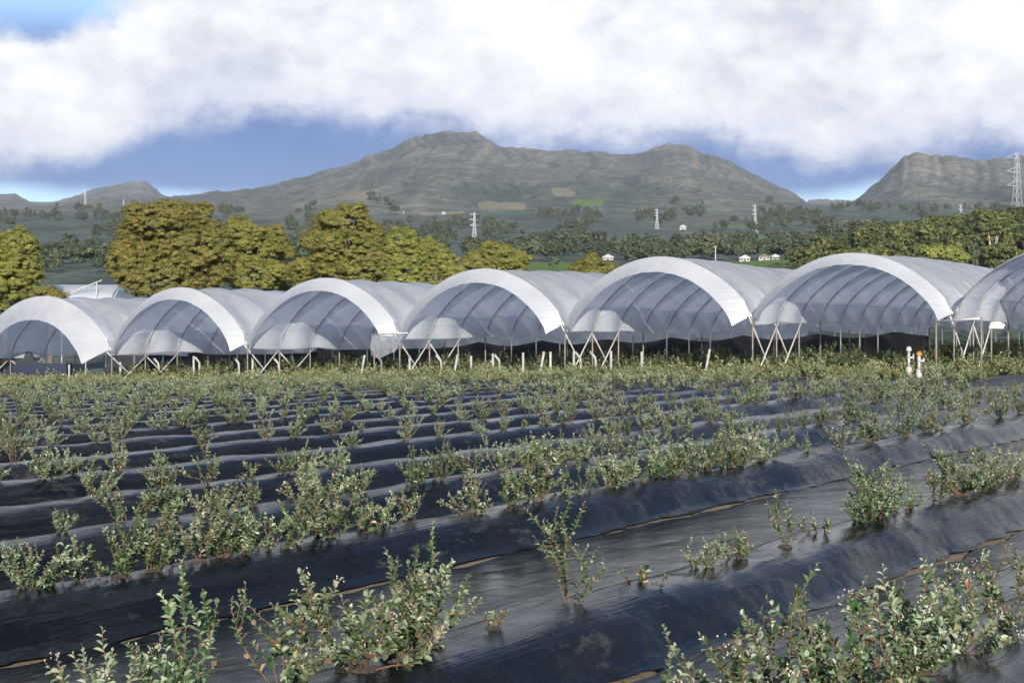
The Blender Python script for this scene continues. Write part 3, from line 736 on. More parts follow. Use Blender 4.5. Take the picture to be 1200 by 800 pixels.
# hanging clear sheet on its bar, right of tunnel three
def at(x, y, u):                                # image point on the plane u = const
    xr = (x - CX) / F; Y = u / (xr * SB + CB); return np.array([xr * Y, Y, ZC + (HY - y) / F * Y])
u_s = UF - .7
root = empty('hanging_sheet', tuple(at(437, 443, u_s))); org = np.array(root.location); org[2] = float(gz(org[0]))
root.location = org
tag(root, 'crumpled clear plastic sheet hung over a bar between two tunnel feet', 'plastic sheet')
A0, A1 = at(435, 391.5, u_s), at(478, 390, u_s)
m = MB(); m.tube([A0 - org, A1 - org], .03, 6); m.build('bar', M_galv, root, True)
for x in (438.5, 468.5):
    t_ = at(x, 391, u_s); b_ = t_.copy(); b_[2] = float(gz(b_[0])) - .1
    m = MB(); m.tube([b_ - org, t_ - org], .032, 6); m.build('post', M_rust, root, True)
s_, q = np.meshgrid(np.linspace(0, 1, 36), np.linspace(0, 1, 20), indexing='ij')
top = A0[None, None] + (A1 - A0) * s_[..., None] * .92 + (0, 0, .03)
hang = (.92 + .10 * np.sin(s_ * 7)) * (1 - .85 * sst(.66, 1, s_)) ; 
pt = top + np.stack([.03 * fbm(s_ * 9, q * 2, 3, 3), -.10 * np.sin(q * 3.1) - .10 * fbm(s_ * 8, q * 3, 5, 3), -q * hang], -1)
mk('sheet', pt - org, grid(*s_.shape), mat_cover('clear_sheet', .6, .35), root, smooth=True)

# bar and lamp at the last valley
root = empty('pipe_frame', tuple(at(1098, 440, UF - .8))); org = np.array(root.location); org[2] = float(gz(org[0])); root.location = org
tag(root, 'thin pipe frame with a level bar in front of the rightmost tunnel foot', 'pipe frame')
A0, A1 = at(1097, 376.5, UF - .8), at(1150, 373, UF - .8)
m = MB(); m.tube([A0 - org, A1 - org], .035, 6); m.build('bar', M_galv, root, True)
for A in (A0, A1):
    b_ = A.copy(); b_[2] = float(gz(b_[0])) - .1
    m = MB(); m.tube([b_ - org, A + (0, 0, .05) - org], .035, 6); m.build('post', M_rust, root, True)
lp = at(1167, 381, UF - .1)
b0_ = empty('flood_lamp', tuple(lp)); tag(b0_, 'small white box lamp fixed to a tunnel post at the right', 'lamp')
m = MB(); prism(m, [(-.26, -.10), (.22, -.12), (.28, .02), (.1, .12), (-.2, .10)], -.1, .1); m.build('housing', M_white, b0_)
m = MB(); m.tube([(.05, 0, .1), (.05, .25, .25)], .02, 6); m.build('bracket', M_galv, b0_)

# white irrigation stubs along the headland
M_stub = simple('weathered_pvc', (.34, .33, .30), .6, 0, .3, 6)
STUB = [(81, 431, 'v'), (141, 428, 'v'), (186, 424, 's'), (230, 421, 'b'), (280, 423, 's'), (296, 423, 'v'), (327, 424, 's'), (424, 420, 'd'), (447, 420, 's'), (480, 421, 'v'), (517, 420, 's'), (533, 419, 'd'), (552, 421, 'v'), (581, 418, 'b'),
        (613, 417, 'v'), (634, 416, 'd'), (645, 416, 'v'), (676, 415, 'b'), (698, 416, 's'), (716, 415, 'v'), (752, 416, 'v'), (828, 413, 'd')]
desc = {'v': 'straight', 's': 'elbowed', 'b': 'forked', 'd': 'leaning'}
names_t = ['under the leftmost tunnel', 'under the second tunnel from the left', 'under the third tunnel from the left', 'under the fourth tunnel from the left', 'under the fifth tunnel from the left', 'under the sixth tunnel from the left']
edges = [131, 290, 468, 662, 882, 1118]
cnt = {}
tmp = []
for x, y, kd in STUB:
    ti = next(k for k, e in enumerate(edges) if x < e); cnt[ti] = cnt.get(ti, 0) + 1; tmp.append((x, y, kd, ti, cnt[ti]))
for x, y, kd, ti, ci in tmp:
    u = UF + .9; top = at(x, y - 4, u); g0 = float(gz(top[0])) - .05
    o = MB(); b_ = np.array([top[0], top[1], g0]); r_ = .05
    if kd == 'v': o.tube([b_, top], r_, 8)
    elif kd == 'd': o.tube([b_ - (.12, 0, 0), top + (.12, 0, 0)], r_, 8)
    elif kd == 's': o.tube([b_, top - (0, 0, .35), top - (.03, 0, .22), top - (.22, 0, 0)], r_, 8)
    else:
        o.tube([b_ - (.12, 0, 0), top - (.12, 0, 0)], r_, 8); o.tube([b_ + (.16, 0, 0), top + (.14, 0, -.30), top + (-.05, 0, -.06)], r_, 8)
    o = o.build('irrigation_stub', M_stub, None, True)
    tag(o, '%s white pipe stub %s, %s from the left there' % (desc[kd], names_t[ti], ordn(ci)), 'pipe', 'white pipe stubs under the tunnels')

# valve risers
def riser(x, ybase, ytop, label, orange):
    u = UF - 2.2; t_ = at(x, ytop, u); root = empty('valve_riser', (t_[0], t_[1], float(gz(t_[0])) + .1)); h = t_[2] - root.location[2]
    tag(root, label, 'valve riser', 'irrigation valve risers')
    m = MB(); m.tube([(0, 0, -.1), (0, 0, h * .38)], .10, 10); m.build('sleeve', M_white, root, True)
    m = MB(); m.tube([(0, 0, h * .3), (0, 0, h * .86)], .05, 8); m.build('pipe', M_white if orange else M_galv, root, True)
    m = MB(); m.tube([(0, 0, h * .86), (0, 0, h * .90), (0, 0, h)], [.085, .10, .06], 10); m.build('cap', M_orange if orange else M_white, root, True)
    m = MB(); m.tube([(-.02, -.02, h * .66), (.16, -.05, h * .68)], .035, 8); m.tube([(.14, -.05, h * .60), (.14, -.05, h * .78)], .03, 8); m.build('valve', M_galv, root, True)
riser(1077, 437, 412, 'white valve riser with an orange cap standing before the tunnels', True)
riser(1065, 432, 406, 'grey valve riser with a white cap beside the orange capped one', False)

# ------------------------------------------------------------------ pickup under the leftmost tunnel
M_blue = simple('dark_blue_paint', (.003, .009, .034), .25, .2, .05, 2)
M_tyre = simple('tyre_rubber', (.02, .02, .02), .8)
M_glass, nt, N, L = newmat('dark_glass'); p = N.new('ShaderNodeBsdfPrincipled'); p.inputs['Base Color'].default_value = (.02, .025, .03, 1); p.inputs['Roughness'].default_value = .08; out(N, L, p.outputs[0])
pu = at(22, 430, UF + 3.2); root = empty('pickup_truck', (pu[0], pu[1], float(gz(pu[0])) - .0), R(4))
tag(root, 'dark blue pickup truck parked under the leftmost tunnel', 'pickup truck')
m = MB(); prism(m, [(-2.55, .55), (-2.55, .95), (-2.45, 1.12), (-1.1, 1.2), (-.95, 1.22), (.95, 1.22), (1.0, 1.25), (2.55, 1.25), (2.6, .6), (2.1, .45), (-2.2, .42)], -.86, .86); m.build('body', M_blue, root)
m = MB(); prism(m, [(-1.15, 1.2), (-.45, 1.80), (.75, 1.84), (.98, 1.22)], -.76, .76); cab = m.build('cab', M_blue, root)
for y in (-.767, .767):
    m = MB(); prism(m, [(-.88, 1.26), (-.38, 1.72), (.12, 1.75), (.12, 1.26)], y - .012, y + .012); m.build('side_window', M_glass, cab)
    m = MB(); prism(m, [(.2, 1.26), (.2, 1.75), (.66, 1.76), (.82, 1.26)], y - .012, y + .012); m.build('side_window', M_glass, cab)
for x in (-1.65, 1.6):
    for y in (-.8, .8):
        th = np.linspace(0, 2 * math.pi, 21)[:-1]
        m = MB(); prism(m, [(x + .37 * math.cos(a), .37 + .37 * math.sin(a)) for a in th], y - .12, y + .12); wh = m.build('wheel', M_tyre, root)
        m = MB(); prism(m, [(x + .21 * math.cos(a), .37 + .21 * math.sin(a)) for a in th], y - .135, y + .135); m.build('rim', M_galv, wh)
for y in (-.62, .62):
    m = MB(); m.box((-2.55, y, .9), (.1, .36, .16)); m.build('headlight', M_white, root)

# ------------------------------------------------------------------ trees
def crown(g_, lobes, cr=.9, per=70, qs=.22, cover=1.0, asp=.6):
    """leaf clumps spread over and through a crown of ellipsoid lobes"""
    P_, N_, A = [], [], []
    for (cx, cy, cz, rx, ry, rz) in lobes:
        area = 4 * math.pi * ((rx * ry) ** 1.6 / 3 + (rx * rz) ** 1.6 / 3 + (ry * rz) ** 1.6 / 3) ** (1 / 1.6)
        n = max(6, int(area / (cr * cr * 1.3) * cover))
        d = g_.normal(size=(n, 3)); d /= np.linalg.norm(d, axis=1)[:, None]
        d = d[d[:, 2] > -.75]; n = len(d)
        rr = g_.uniform(.74, 1.06, n)[:, None]
        c = np.array([cx, cy, cz]) + d * np.array([rx, ry, rz]) * rr
        tone = g_.normal(.5, .16, n)
        rad = cr * g_.uniform(.55, 1.15, n)
        e = g_.normal(size=(n, per, 3)); e /= np.linalg.norm(e, axis=2)[..., None]
        e[..., 2] = np.where(e[..., 2] < -.3, -e[..., 2], e[..., 2])
        q = c[:, None] + e * rad[:, None, None] * g_.uniform(.35, 1.0, (n, per, 1)) * np.array([1, 1, .72])
        P_.append(q.reshape(-1, 3)); N_.append((e + .5 * d[:, None] + g_.normal(0, .35, (n, per, 3))).reshape(-1, 3))
        A.append((tone[:, None] + g_.normal(0, .14, (n, per))).ravel())
    P_ = np.concatenate(P_); N_ = np.concatenate(N_); A = np.clip(np.concatenate(A), 0, 1)
    N_ /= np.linalg.norm(N_, axis=1)[:, None]
    t = np.cross(N_, g_.normal(size=N_.shape)); t /= np.linalg.norm(t, axis=1)[:, None] + 1e-9
    b = np.cross(N_, t); s = qs * g_.uniform(.6, 1.3, len(P_))[:, None]
    V = np.stack([P_ - t * s, P_ - b * s * asp, P_ + t * s, P_ + b * s * asp], 1).reshape(-1, 3)
    return V, np.arange(len(P_) * 4).reshape(-1, 4), np.repeat(A, 4)
def limbs(lobes, h0, r0, g_):
    m = MB(); top = max(l[2] for l in lobes)
    pts = np.array([(0, 0, -.4), (.1, 0, h0 * .5), (.05, .1, h0), (0, 0, top * .75)]); m.tube(pts, [r0 * 1.3, r0, r0 * .8, r0 * .3], 8)
    for l in lobes[:9]:
        c = np.array(l[:3]); s = np.array([.05, .05, h0 * g_.uniform(.6, 1.0)])
        m.tube([s, s * .5 + c * .5 + g_.normal(0, .2, 3), c + (0, 0, l[5] * .3)], [r0 * .5, r0 * .33, r0 * .1], 6)
    return m
def tree(name, loc, lobes, label, cat, seed, mat, barkm=None, h0=None, r0=.22, group=None, kind_args=None):
    g_ = np.random.default_rng(seed)
    root = empty(name, loc)
    V, Fq, A = crown(g_, lobes, **(kind_args or {}))
    mk('crown', V, Fq, mat, root, attr=A)
    limbs(lobes, h0 or max(1.2, min(l[2] - l[5] for l in lobes) + .8), r0, g_).build('trunk', barkm or M_bark, root, True)
    tag(root, label, cat, group)
    return root
def px_lobes(Y, base, spec):
    """lobes given as image ellipses (x, y, rx, ry) turned into a real-size crown round its trunk"""
    s = Y / F; b = np.array(base); res = []
    for k, (x, y, rx, ry) in enumerate(spec):
        res.append(((x - CX) * s - b[0], ((k * 37) % 5 - 2) * .45 * rx * s * .5, ZC + (HY - y) * s - b[2], rx * s, rx * s * .9, ry * s))
    g_ = np.random.default_rng(int(spec[0][0] * 13 + 5000))
    for (cx, cy, cz, rx, ry, rz) in list(res):                  # smaller boughs break the outline of each lobe
        for _ in range(4):
            d = g_.normal(size=3); d /= np.linalg.norm(d); d[1] = -abs(d[1]); d[2] = abs(d[2]) if g_.random() < .6 else d[2]
            q = g_.uniform(.28, .46)
            res.append((cx + d[0] * rx * .82, cy + d[1] * ry * .82, cz + d[2] * rz * .82, rx * q, ry * q, rz * q * 1.1))
    return [(a, b_, c, p * (.9 if k < len(spec) else 1), q * (.9 if k < len(spec) else 1), r * (.9 if k < len(spec) else 1)) for k, (a, b_, c, p, q, r) in enumerate(res)]
TREES = [
    (140, (5, 400), [(-20, 300, 40, 34), (18, 292, 28, 24), (30, 318, 20, 26), (5, 335, 40, 30), (-10, 350, 45, 30)], 'rounded olive wattle tree cut by the left picture edge'),
    (136, (190, 400), [(200, 262, 42, 28), (225, 258, 24, 20), (165, 285, 36, 24), (150, 310, 26, 26), (205, 300, 48, 30), (240, 290, 28, 30), (190, 330, 52, 26), (235, 322, 36, 22)], 'largest wattle tree, broad domed crown behind the second tunnel'),
    (146, (292, 400), [(284, 275, 26, 17), (300, 292, 28, 24), (275, 305, 22, 26), (300, 325, 34, 24)], 'wattle tree close against the right side of the largest crown'),
    (150, (325, 400), [(322, 286, 18, 22), (330, 308, 16, 22), (322, 330, 22, 24)], 'narrow wattle tree second right of the largest crown'),
    (165, (362, 400), [(358, 318, 26, 12), (345, 326, 22, 12), (372, 330, 20, 12)], 'low yellow-green wattle in the gap between two bigger trees'),
    (150, (405, 400), [(408, 262, 30, 22), (388, 275, 28, 20), (428, 278, 22, 22), (405, 295, 44, 26), (398, 318, 42, 24), (430, 318, 30, 24)], 'rounded dark olive wattle behind the third tunnel'),
    (158, (472, 400), [(470, 285, 20, 18), (462, 300, 20, 20), (482, 303, 20, 22), (474, 325, 28, 20)], 'yellowish pointed wattle right of the dark rounded one'),
    (168, (512, 400), [(500, 295, 18, 18), (515, 306, 20, 14), (508, 325, 26, 18), (530, 318, 14, 14)], 'short olive wattle with flat top left of the near pylon'),
    (175, (583, 400), [(580, 298, 22, 13), (560, 308, 20, 14), (603, 306, 18, 14), (582, 316, 36, 14)], 'wide low olive wattle behind the fourth tunnel roof'),
    (185, (695, 400), [(695, 312, 18, 12), (678, 318, 14, 10), (712, 318, 14, 10), (695, 324, 28, 10)], 'small yellow-green bush above the roof left of the middle tall tunnel'),
    (120, (58, 400), [(55, 345, 14, 7), (68, 347, 10, 6), (60, 352, 18, 8)], 'small bright green bush on the leftmost tunnel roofline'),
]
for k, (Y, (bx, by), spec, lab) in enumerate(TREES):
    bxw = (bx - CX) / F * Y; base = (bxw, Y, float(terr(bx, Y)))
    tree('wattle_tree' if k < 9 else 'bush', base, px_lobes(Y, base, spec), lab, 'tree' if k < 9 else 'bush', 300 + k, M_wattle, kind_args=dict(cr=.44, per=150, qs=.058, cover=1.25), group='wattle trees behind the tunnels' if k < 9 else None)
# right-hand trees that stand out of the wood
RT = [
    (330, 1164, [(1165, 258, 16, 8), (1160, 270, 22, 9), (1170, 283, 20, 9), (1163, 297, 22, 9), (1172, 310, 18, 9)], M_bush, 'tall layered tree with a pale trunk standing above the wood at right'),
    (300, 1095, [(1092, 298, 14, 9), (1103, 300, 10, 8)], M_wattle, 'bright yellow-green tree at the wood edge'),
    (300, 1118, [(1116, 300, 14, 10), (1126, 304, 9, 8)], M_wattle, 'golden green rounded tree right of the bright yellow-green one'),
    (310, 1141, [(1140, 290, 5, 14), (1141, 304, 7, 12)], M_wood, 'narrow dark tree between the golden tree and the tall layered one'),
]
for k, (Y, bx, spec, mt, lab) in enumerate(RT):
    base = ((bx - CX) / F * Y, Y, float(terr(bx, Y)))
    tree('broadleaf_tree', base, px_lobes(Y, base, spec), lab, 'tree', 400 + k, mt, M_pale_bark if k == 0 else M_bark, kind_args=dict(cr=1.0, per=40, qs=.28, cover=1.2), r0=.35, group='trees standing out of the right-hand wood')

# woods and scattered far trees: one mass each
def wood(name, label, pts, mat, seed, per, qs_rel, hrange, conifer=.2):
    g_ = np.random.default_rng(seed); VV, FF, AA = [], [], []; nn = 0
    for (x, Y) in pts:
        h = g_.uniform(*hrange); z0 = float(terr(x, Y)); X = (x - CX) / F * Y
        tone = g_.normal(0, .13)
        if g_.random() < conifer:
            lb = [(0, 0, h * .45, h * .17, h * .17, h * .35), (0, 0, h * .75, h * .11, h * .11, h * .28)]; tone -= .15
        else:
            lb = [(g_.normal(0, h * .13), g_.normal(0, h * .13), h * g_.uniform(.4, .78), h * g_.uniform(.22, .34), h * g_.uniform(.22, .34), h * g_.uniform(.18, .28)) for _ in range(4)]
        V, Fq, A = crown(g_, lb, cr=h * .13, per=per, qs=h * qs_rel, cover=.8)
        VV.append(V + (X, Y, z0)); FF.append(Fq + nn); AA.append(np.clip(A + tone, 0, 1)); nn += len(V)
    o = mk(name, np.concatenate(VV), np.concatenate(FF), mat, attr=np.concatenate(AA)); tag(o, label, 'woodland', kind='stuff'); return o
wg = np.random.default_rng(55)
pts = []
while len(pts) < 330:
    x = wg.uniform(930, 1290); Y = wg.uniform(330, 560)
    if wg.random() < np.clip((x - 940) / 120, .1, 1): pts.append((x, Y))
wood('right_wood'.replace('right_', 'hillside_'), 'dense olive green wood covering the low hill at right', pts, M_bush, 1, 16, .062, (5, 8), .1)
pts = []
while len(pts) < 760:
    x = wg.uniform(-60, 1260); Y = wg.uniform(800, 2500)
    d = vn(x / 45., Y / 260., 13)
    inf = False
    for (x0, x1, Y0, Y1) in ((490, 550, 2080, 2340), (555, 620, 2150, 2430), (640, 672, 2300, 2650), (676, 706, 2200, 2450), (1046, 1082, 1650, 1960), (845, 905, 1220, 1430), (985, 1025, 1830, 2010), (955, 1000, 1000, 1130), (835, 880, 1680, 1840)):
        if x0 < x < x1 and Y0 < Y < Y1: inf = True
    if not inf and (d > .56 or (Y < 960 and x > 560)) and not (x < 480 and Y > 950 and d < .66): pts.append((x, Y))
wood('valley_woodland', 'grey-green trees scattered and massed across the valley before the mountains', pts, M_wood, 2, 9, .065, (8, 14), .3)
# trees round the pasture
pts = [(wg.uniform(540, 990), wg.uniform(775, 830)) for _ in range(110)] + [(wg.uniform(735, 805), wg.uniform(600, 770)) for _ in range(26)] + [(wg.uniform(-60, 400), wg.uniform(520, 800)) for _ in range(150)]
wood('pasture_hedge', 'belt of dark green trees bordering the green pasture', pts, M_wood, 3, 14, .06, (6, 11), .35)
for (x, Y, lab) in ((648, 620, 'lone round dark bush on the left pasture'), (908, 470, 'dark green bush at the right end of the pasture'), (922, 460, 'second dark bush close to a rust brown post on the pasture')):
    base = ((x - CX) / F * Y, Y, float(terr(x, Y)))
    tree('bush', base, [(0, 0, 2.0, 1.9, 1.9, 1.6), (.9, 0, 2.6, 1.3, 1.2, 1.2)], lab, 'bush', int(x), M_wood, kind_args=dict(cr=.9, per=30, qs=.3), r0=.12)

# ------------------------------------------------------------------ pylons
def pylon(x, Y, ytop, ybase, label, rel=.5, arms=3):
    s = Y / F; zt = ZC + (HY - ytop) * s; z0 = ZC + (HY - ybase) * s
    X = (x - CX) * s; g0 = float(terr(x, Y)); z0 = min(z0, g0 + 1) if abs(g0 - z0) > 1 else z0
    z0 = g0 - .5
    h = zt - z0; root = empty('pylon', (X, Y, z0), R(20)); tag(root, label, 'pylon', 'power line pylons on the hills')
    wr = max(.09, s * rel * .26)
    w = lambda t: np.interp(t, [0, .55, 1], [.13 * h, .05 * h, .018 * h]) / 2 * 1.2
    lv = [0, .16, .30, .42, .52, .61, .69, .77, .84, .91, 1.]
    for sx, sy in ((-1, -1), (-1, 1), (1, 1), (1, -1)):
        m = MB(); m.tube([(sx * w(t), sy * w(t), t * h) for t in lv], wr, 4); m.build('leg', M_pylon, root)
    m = MB()
    for a, b in zip(lv[:-1], lv[1:]):
        for (s0, s1) in (((-1, -1), (1, -1)), ((1, -1), (1, 1)), ((1, 1), (-1, 1)), ((-1, 1), (-1, -1))):
            m.tube([(s0[0] * w(a), s0[1] * w(a), a * h), (s1[0] * w(b), s1[1] * w(b), b * h)], wr * .6, 3)
            m.tube([(s1[0] * w(a), s1[1] * w(a), a * h), (s0[0] * w(b), s0[1] * w(b), b * h)], wr * .6, 3)
    m.build('lattice', M_pylon, root)
    for t in (.66, .80, .94)[:arms]:
        m = MB(); a = h * .125
        for sg in (-1, 1):
            for sy in (-1, 1):
                m.tube([(sg * w(t), sy * w(t), t * h), (sg * a, 0, t * h + .01 * h)], wr * .7, 3); m.tube([(sg * w(t), sy * w(t), t * h + .05 * h), (sg * a, 0, t * h + .01 * h)], wr * .6, 3)
        m.build('crossarm', M_pylon, root)
pylon(1192, 1000, 179, 262, 'tall lattice pylon at the right picture edge', .8)
pylon(556, 1150, 249, 293, 'lattice pylon rising behind the wide low tree near the middle', 1.0)
pylon(885, 1500, 240, 259, 'pale pylon on the slope below the right of the twin peaks', .9)
pylon(770, 1650, 245, 265, 'small pylon in the valley under the twin-peak ridge', .9)
pylon(1126, 1700, 240, 258, 'small pale pylon left of the tall edge pylon', .9)
pylon(332, 2400, 248, 264, 'tiny pylon between the two big rounded trees', .8)
pylon(259, 2500, 240, 258, 'faint pylon above the largest tree crown', .8)
pylon(100, 3000, 222, 242, 'faint pylon on the left mountain slope', .7)
pylon(145, 2800, 234, 252, 'faint pylon right of the one on the left slope', .7)
pylon(473, 2300, 247, 262, 'tiny pylon above the yellowish pointed tree', .8)
pylon(112, 900, 309, 330, 'small pole pylon left of the largest tree', .6)
# poles
for (x, Y, yt, lab) in ((795, 700, 292, 'thin pale pole standing on the pasture edge'), (838.5, 720, 288, 'slim pole at the left end of the right pasture'), (931, 520, 296, 'rust brown post at the right end of the pasture')):
    z0 = float(terr(x, Y)); zt = ZC + (HY - yt) * Y / F
    m = MB(); X = (x - CX) / F * Y; m.tube([(X, Y, z0 - .3), (X, Y, zt)], .22, 6); m.tube([(X - .8, Y, zt - .5), (X + .8, Y, zt - .5)], .1, 4)
    o = m.build('pole', M_orange if x == 931 else M_white); 
    if x == 931: o.data.materials[0] = simple('rusty_iron', (.30, .09, .03), .7)
    tag(o, lab, 'pole', 'poles about the pasture')

# ------------------------------------------------------------------ far buildings
M_wall = simple('white_wall', (.45, .44, .42), .8, var=.08, scale=.3); M_roof = simple('grey_roof', (.42, .40, .38), .7, var=.15, scale=.3); M_red = simple('tile_roof', (.28, .11, .06), .8, var=.2, scale=.4)
def house(x, Y, w, d, h, label, roof=M_roof, rz=0):
    z0 = float(terr(x, Y)); root = empty('farmhouse', ((x - CX) / F * Y, Y, z0 - .3), rz)
    tag(root, label, 'building', 'farm buildings in the valley')
    m = MB(); m.box((0, 0, h / 2), (w, d, h)); wl = m.build('wall', M_wall, root)
    m = MB(); prism(m, [(-w / 2 - .4, h + .02), (0, h + w * .16 + .6), (w / 2 + .4, h + .02), (w / 2 + .3, h - .1), (-w / 2 - .3, h - .1)], -d / 2 - .4, d / 2 + .4); m.build('roof', roof, root)
    m = MB(); m.box((0, -d / 2 - .02, h * .38), (1.1, .1, h * .74)); m.build('door', M_bark, root)
    for sx in (-.32, .32):
        m = MB(); m.box((sx * w, -d / 2 - .02, h * .58), (1.2, .1, h * .36)); m.build('window', M_glass, root)
house(872, 760, 4.6, 4, 1.8, 'small white farm building at the back of the pasture', M_roof)
house(895, 765, 5, 4, 1.8, 'dark roofed farm building right of the small white one', M_bark)
house(908, 770, 3.4, 3, 1.6, 'small pale shed at the right of the pasture buildings', M_roof)
house(745, 790, 9, 5, 1.6, 'long low white building above the tall middle tunnel', M_roof)
house(712, 795, 5, 4, 1.5, 'white shed left of the long low building', M_roof)
house(1020, 1760, 8, 6, 2.4, 'white house on the slope under the right mountain', M_wall)
house(800, 1600, 6, 5, 3, 'white cottage on the wooded valley slope', M_roof)
house(520, 2250, 5, 4, 2.4, 'tiny white house beside the stubble field', M_roof)
house(1062, 1850, 8, 6, 2.2, 'pale barn beside the field under the right mountain', M_roof)

# greenhouse behind the leftmost tunnel
Yg = 150; gl = P(44, 340, Yg); gr = P(128, 340, Yg)
root = empty('greenhouse', (gl.x, Yg, float(terr(44, Yg)) )); base = np.array(root.location)
tag(root, 'low grey film roofed greenhouse with white end truss behind the leftmost tunnel', 'greenhouse')
wz = P(44, 352, Yg).z - base[2]; rz_ = P(44, 331, Yg).z - base[2]; wd = gr.x - gl.x
m = MB(); m.box((wd / 2, 6, wz - .55), (wd, 12, 1.1)); m.build('wall', M_cover, root)
for k in range(4):
    m = MB(); m.tube([(wd * k / 3, .1, -.3), (wd * k / 3, .1, wz)], .06, 6); m.build('post', M_galv, root)
xs_ = np.linspace(-.3, wd + .3, 24); a_ = np.linspace(0, math.pi, 15)
U, A = np.meshgrid(xs_, a_, indexing='ij')
mk('roof', np.stack([U, 6 - 6.3 * np.cos(A), wz + (rz_ - wz) * np.sin(A)], -1), grid(*U.shape), M_cover, root, smooth=True)
for k, (p, q) in enumerate((((wd + .4, -.5, wz), (wd + .4, 3, rz_)), ((wd - 5, -.5, wz), (wd - .5, -.5, rz_ + .2)), ((wd - 1, -.5, wz - .6), (wd - 1, -.5, rz_)), ((wd - 6, -.55, wz), (wd + .5, -.55, wz + .1)))):
    m = MB(); m.tube([p, q], .055, 6); m.build('truss_bar', M_white, root, True)

# ------------------------------------------------------------------ air
HAZE = 5.2e-5
hm, nt, N, L = newmat('air')
pvn = N.new('ShaderNodeVolumePrincipled'); pvn.inputs['Density'].default_value = HAZE; pvn.inputs['Color'].default_value = (.82, .90, 1, 1); pvn.inputs['Anisotropy'].default_value = 0
om = N.new('ShaderNodeOutputMaterial'); L.new(pvn.outputs[0], om.inputs['Volume'])
m = MB(); m.box((0, 4500, 400), (26000, 10400, 900)); o = m.build('haze', hm); tag(o, 'thin pale blue air over the valley', 'haze', kind='stuff')

# ------------------------------------------------------------------ sky
SUN_EL, SUN_AZ = R(16), R(5)                   # sun behind the camera, a little to its right
world = bpy.data.worlds.new('World'); sc.world = world; world.use_nodes = True
N, L = world.node_tree.nodes, world.node_tree.links; N.clear()
sky = N.new('ShaderNodeTexSky'); sky.sky_type = 'NISHITA'; sky.sun_disc = False; sky.sun_elevation = SUN_EL; sky.sun_rotation = math.pi - SUN_AZ
sky.altitude = 2500; sky.air_density = 1.0; sky.dust_density = .6; sky.ozone_density = 2.0
tc = N.new('ShaderNodeTexCoord'); d = tc.outputs['Generated']
sep = N.new('ShaderNodeSeparateXYZ'); L.new(d, sep.inputs[0])
hyp = math_(N, L, 'SQRT', math_(N, L, 'ADD', math_(N, L, 'MULTIPLY', sep.outputs[0], sep.outputs[0]), math_(N, L, 'MULTIPLY', sep.outputs[1], sep.outputs[1])))
az = math_(N, L, 'ARCTAN2', sep.outputs[0], sep.outputs[1])               # 0 ahead, + right
el = math_(N, L, 'DIVIDE', sep.outputs[2], math_(N, L, 'MAXIMUM', hyp, .001))
cb = N.new('ShaderNodeCombineXYZ'); L.new(az, cb.inputs[0]); L.new(math_(N, L, 'MULTIPLY', el, 1.35), cb.inputs[1])
big = noise(N, L, cb.outputs[0], 10, 10, .62); fin = noise(N, L, cb.outputs[0], 26, 9, .66); wisp = noise(N, L, cb.outputs[0], 6.5, 4, .5)
# height of the cloud deck's ragged lower edge along the horizon
azn = math_(N, L, 'MULTIPLY_ADD', az, 1.25, .5, clamp=True)              # az -.4..+.4 -> 0..1
def PX(x): return .5 + 1.25 * math.atan((x - 600) / 2000)
fc = ramp(N, [(0, (.42,) * 3), (PX(0), (.485,) * 3), (PX(110), (.50,) * 3), (PX(170), (.625,) * 3), (PX(330), (.635,) * 3), (PX(480), (.60,) * 3), (PX(680), (.565,) * 3), (PX(850), (.535,) * 3), (PX(980), (.50,) * 3), (PX(1060), (.555,) * 3), (PX(1120), (.54,) * 3), (PX(1200), (.50,) * 3), (1, (.5,) * 3)])
L.new(azn, fc.inputs[0])                                                  # stored as elevation*4+.05... see below
edge = math_(N, L, 'MULTIPLY_ADD', fc.outputs[0], .2, .0)                 # tan(elevation)
def lin01(v, a, b): 
    mr = N.new('ShaderNodeMapRange'); mr.interpolation_type = 'SMOOTHSTEP'; mr.inputs[1].default_value = a; mr.inputs[2].default_value = b; L.new(v, mr.inputs[0]); return mr.outputs[0]
nz = math_(N, L, 'ADD', math_(N, L, 'MULTIPLY_ADD', big.outputs[0], .075, -.0375), math_(N, L, 'MULTIPLY_ADD', fin.outputs[0], .030, -.015))
above = math_(N, L, 'ADD', math_(N, L, 'SUBTRACT', el, edge), nz)
deck = lin01(above, -.010, .018)
# holes in the deck: upper left corner, and scattered overhead
hx = math_(N, L, 'MULTIPLY', math_(N, L, 'SUBTRACT', az, math.atan((30 - 600) / 2000)), 17.); hy_ = math_(N, L, 'MULTIPLY', math_(N, L, 'SUBTRACT', el, .198), 30.)
hd2 = math_(N, L, 'ADD', math_(N, L, 'MULTIPLY', hx, hx), math_(N, L, 'MULTIPLY', hy_, hy_))
hole = lin01(math_(N, L, 'ADD', hd2, math_(N, L, 'MULTIPLY_ADD', big.outputs[0], 4.0, -2.0)), .35, 1.15)
over = noise(N, L, d, 2.2, 5, .6); ov = lin01(over.outputs[0], .54, .68)
hi = lin01(el, .28, .46)
brk = math_(N, L, 'SUBTRACT', 1.0, math_(N, L, 'MULTIPLY', hi, math_(N, L, 'SUBTRACT', 1.0, ov)))
front = lin01(math_(N, L, 'ABSOLUTE', az), 1.0, .6)                  # the bank of cloud stands over the mountains only
mask = math_(N, L, 'MULTIPLY', math_(N, L, 'MULTIPLY', math_(N, L, 'MULTIPLY', deck, hole), brk), front)
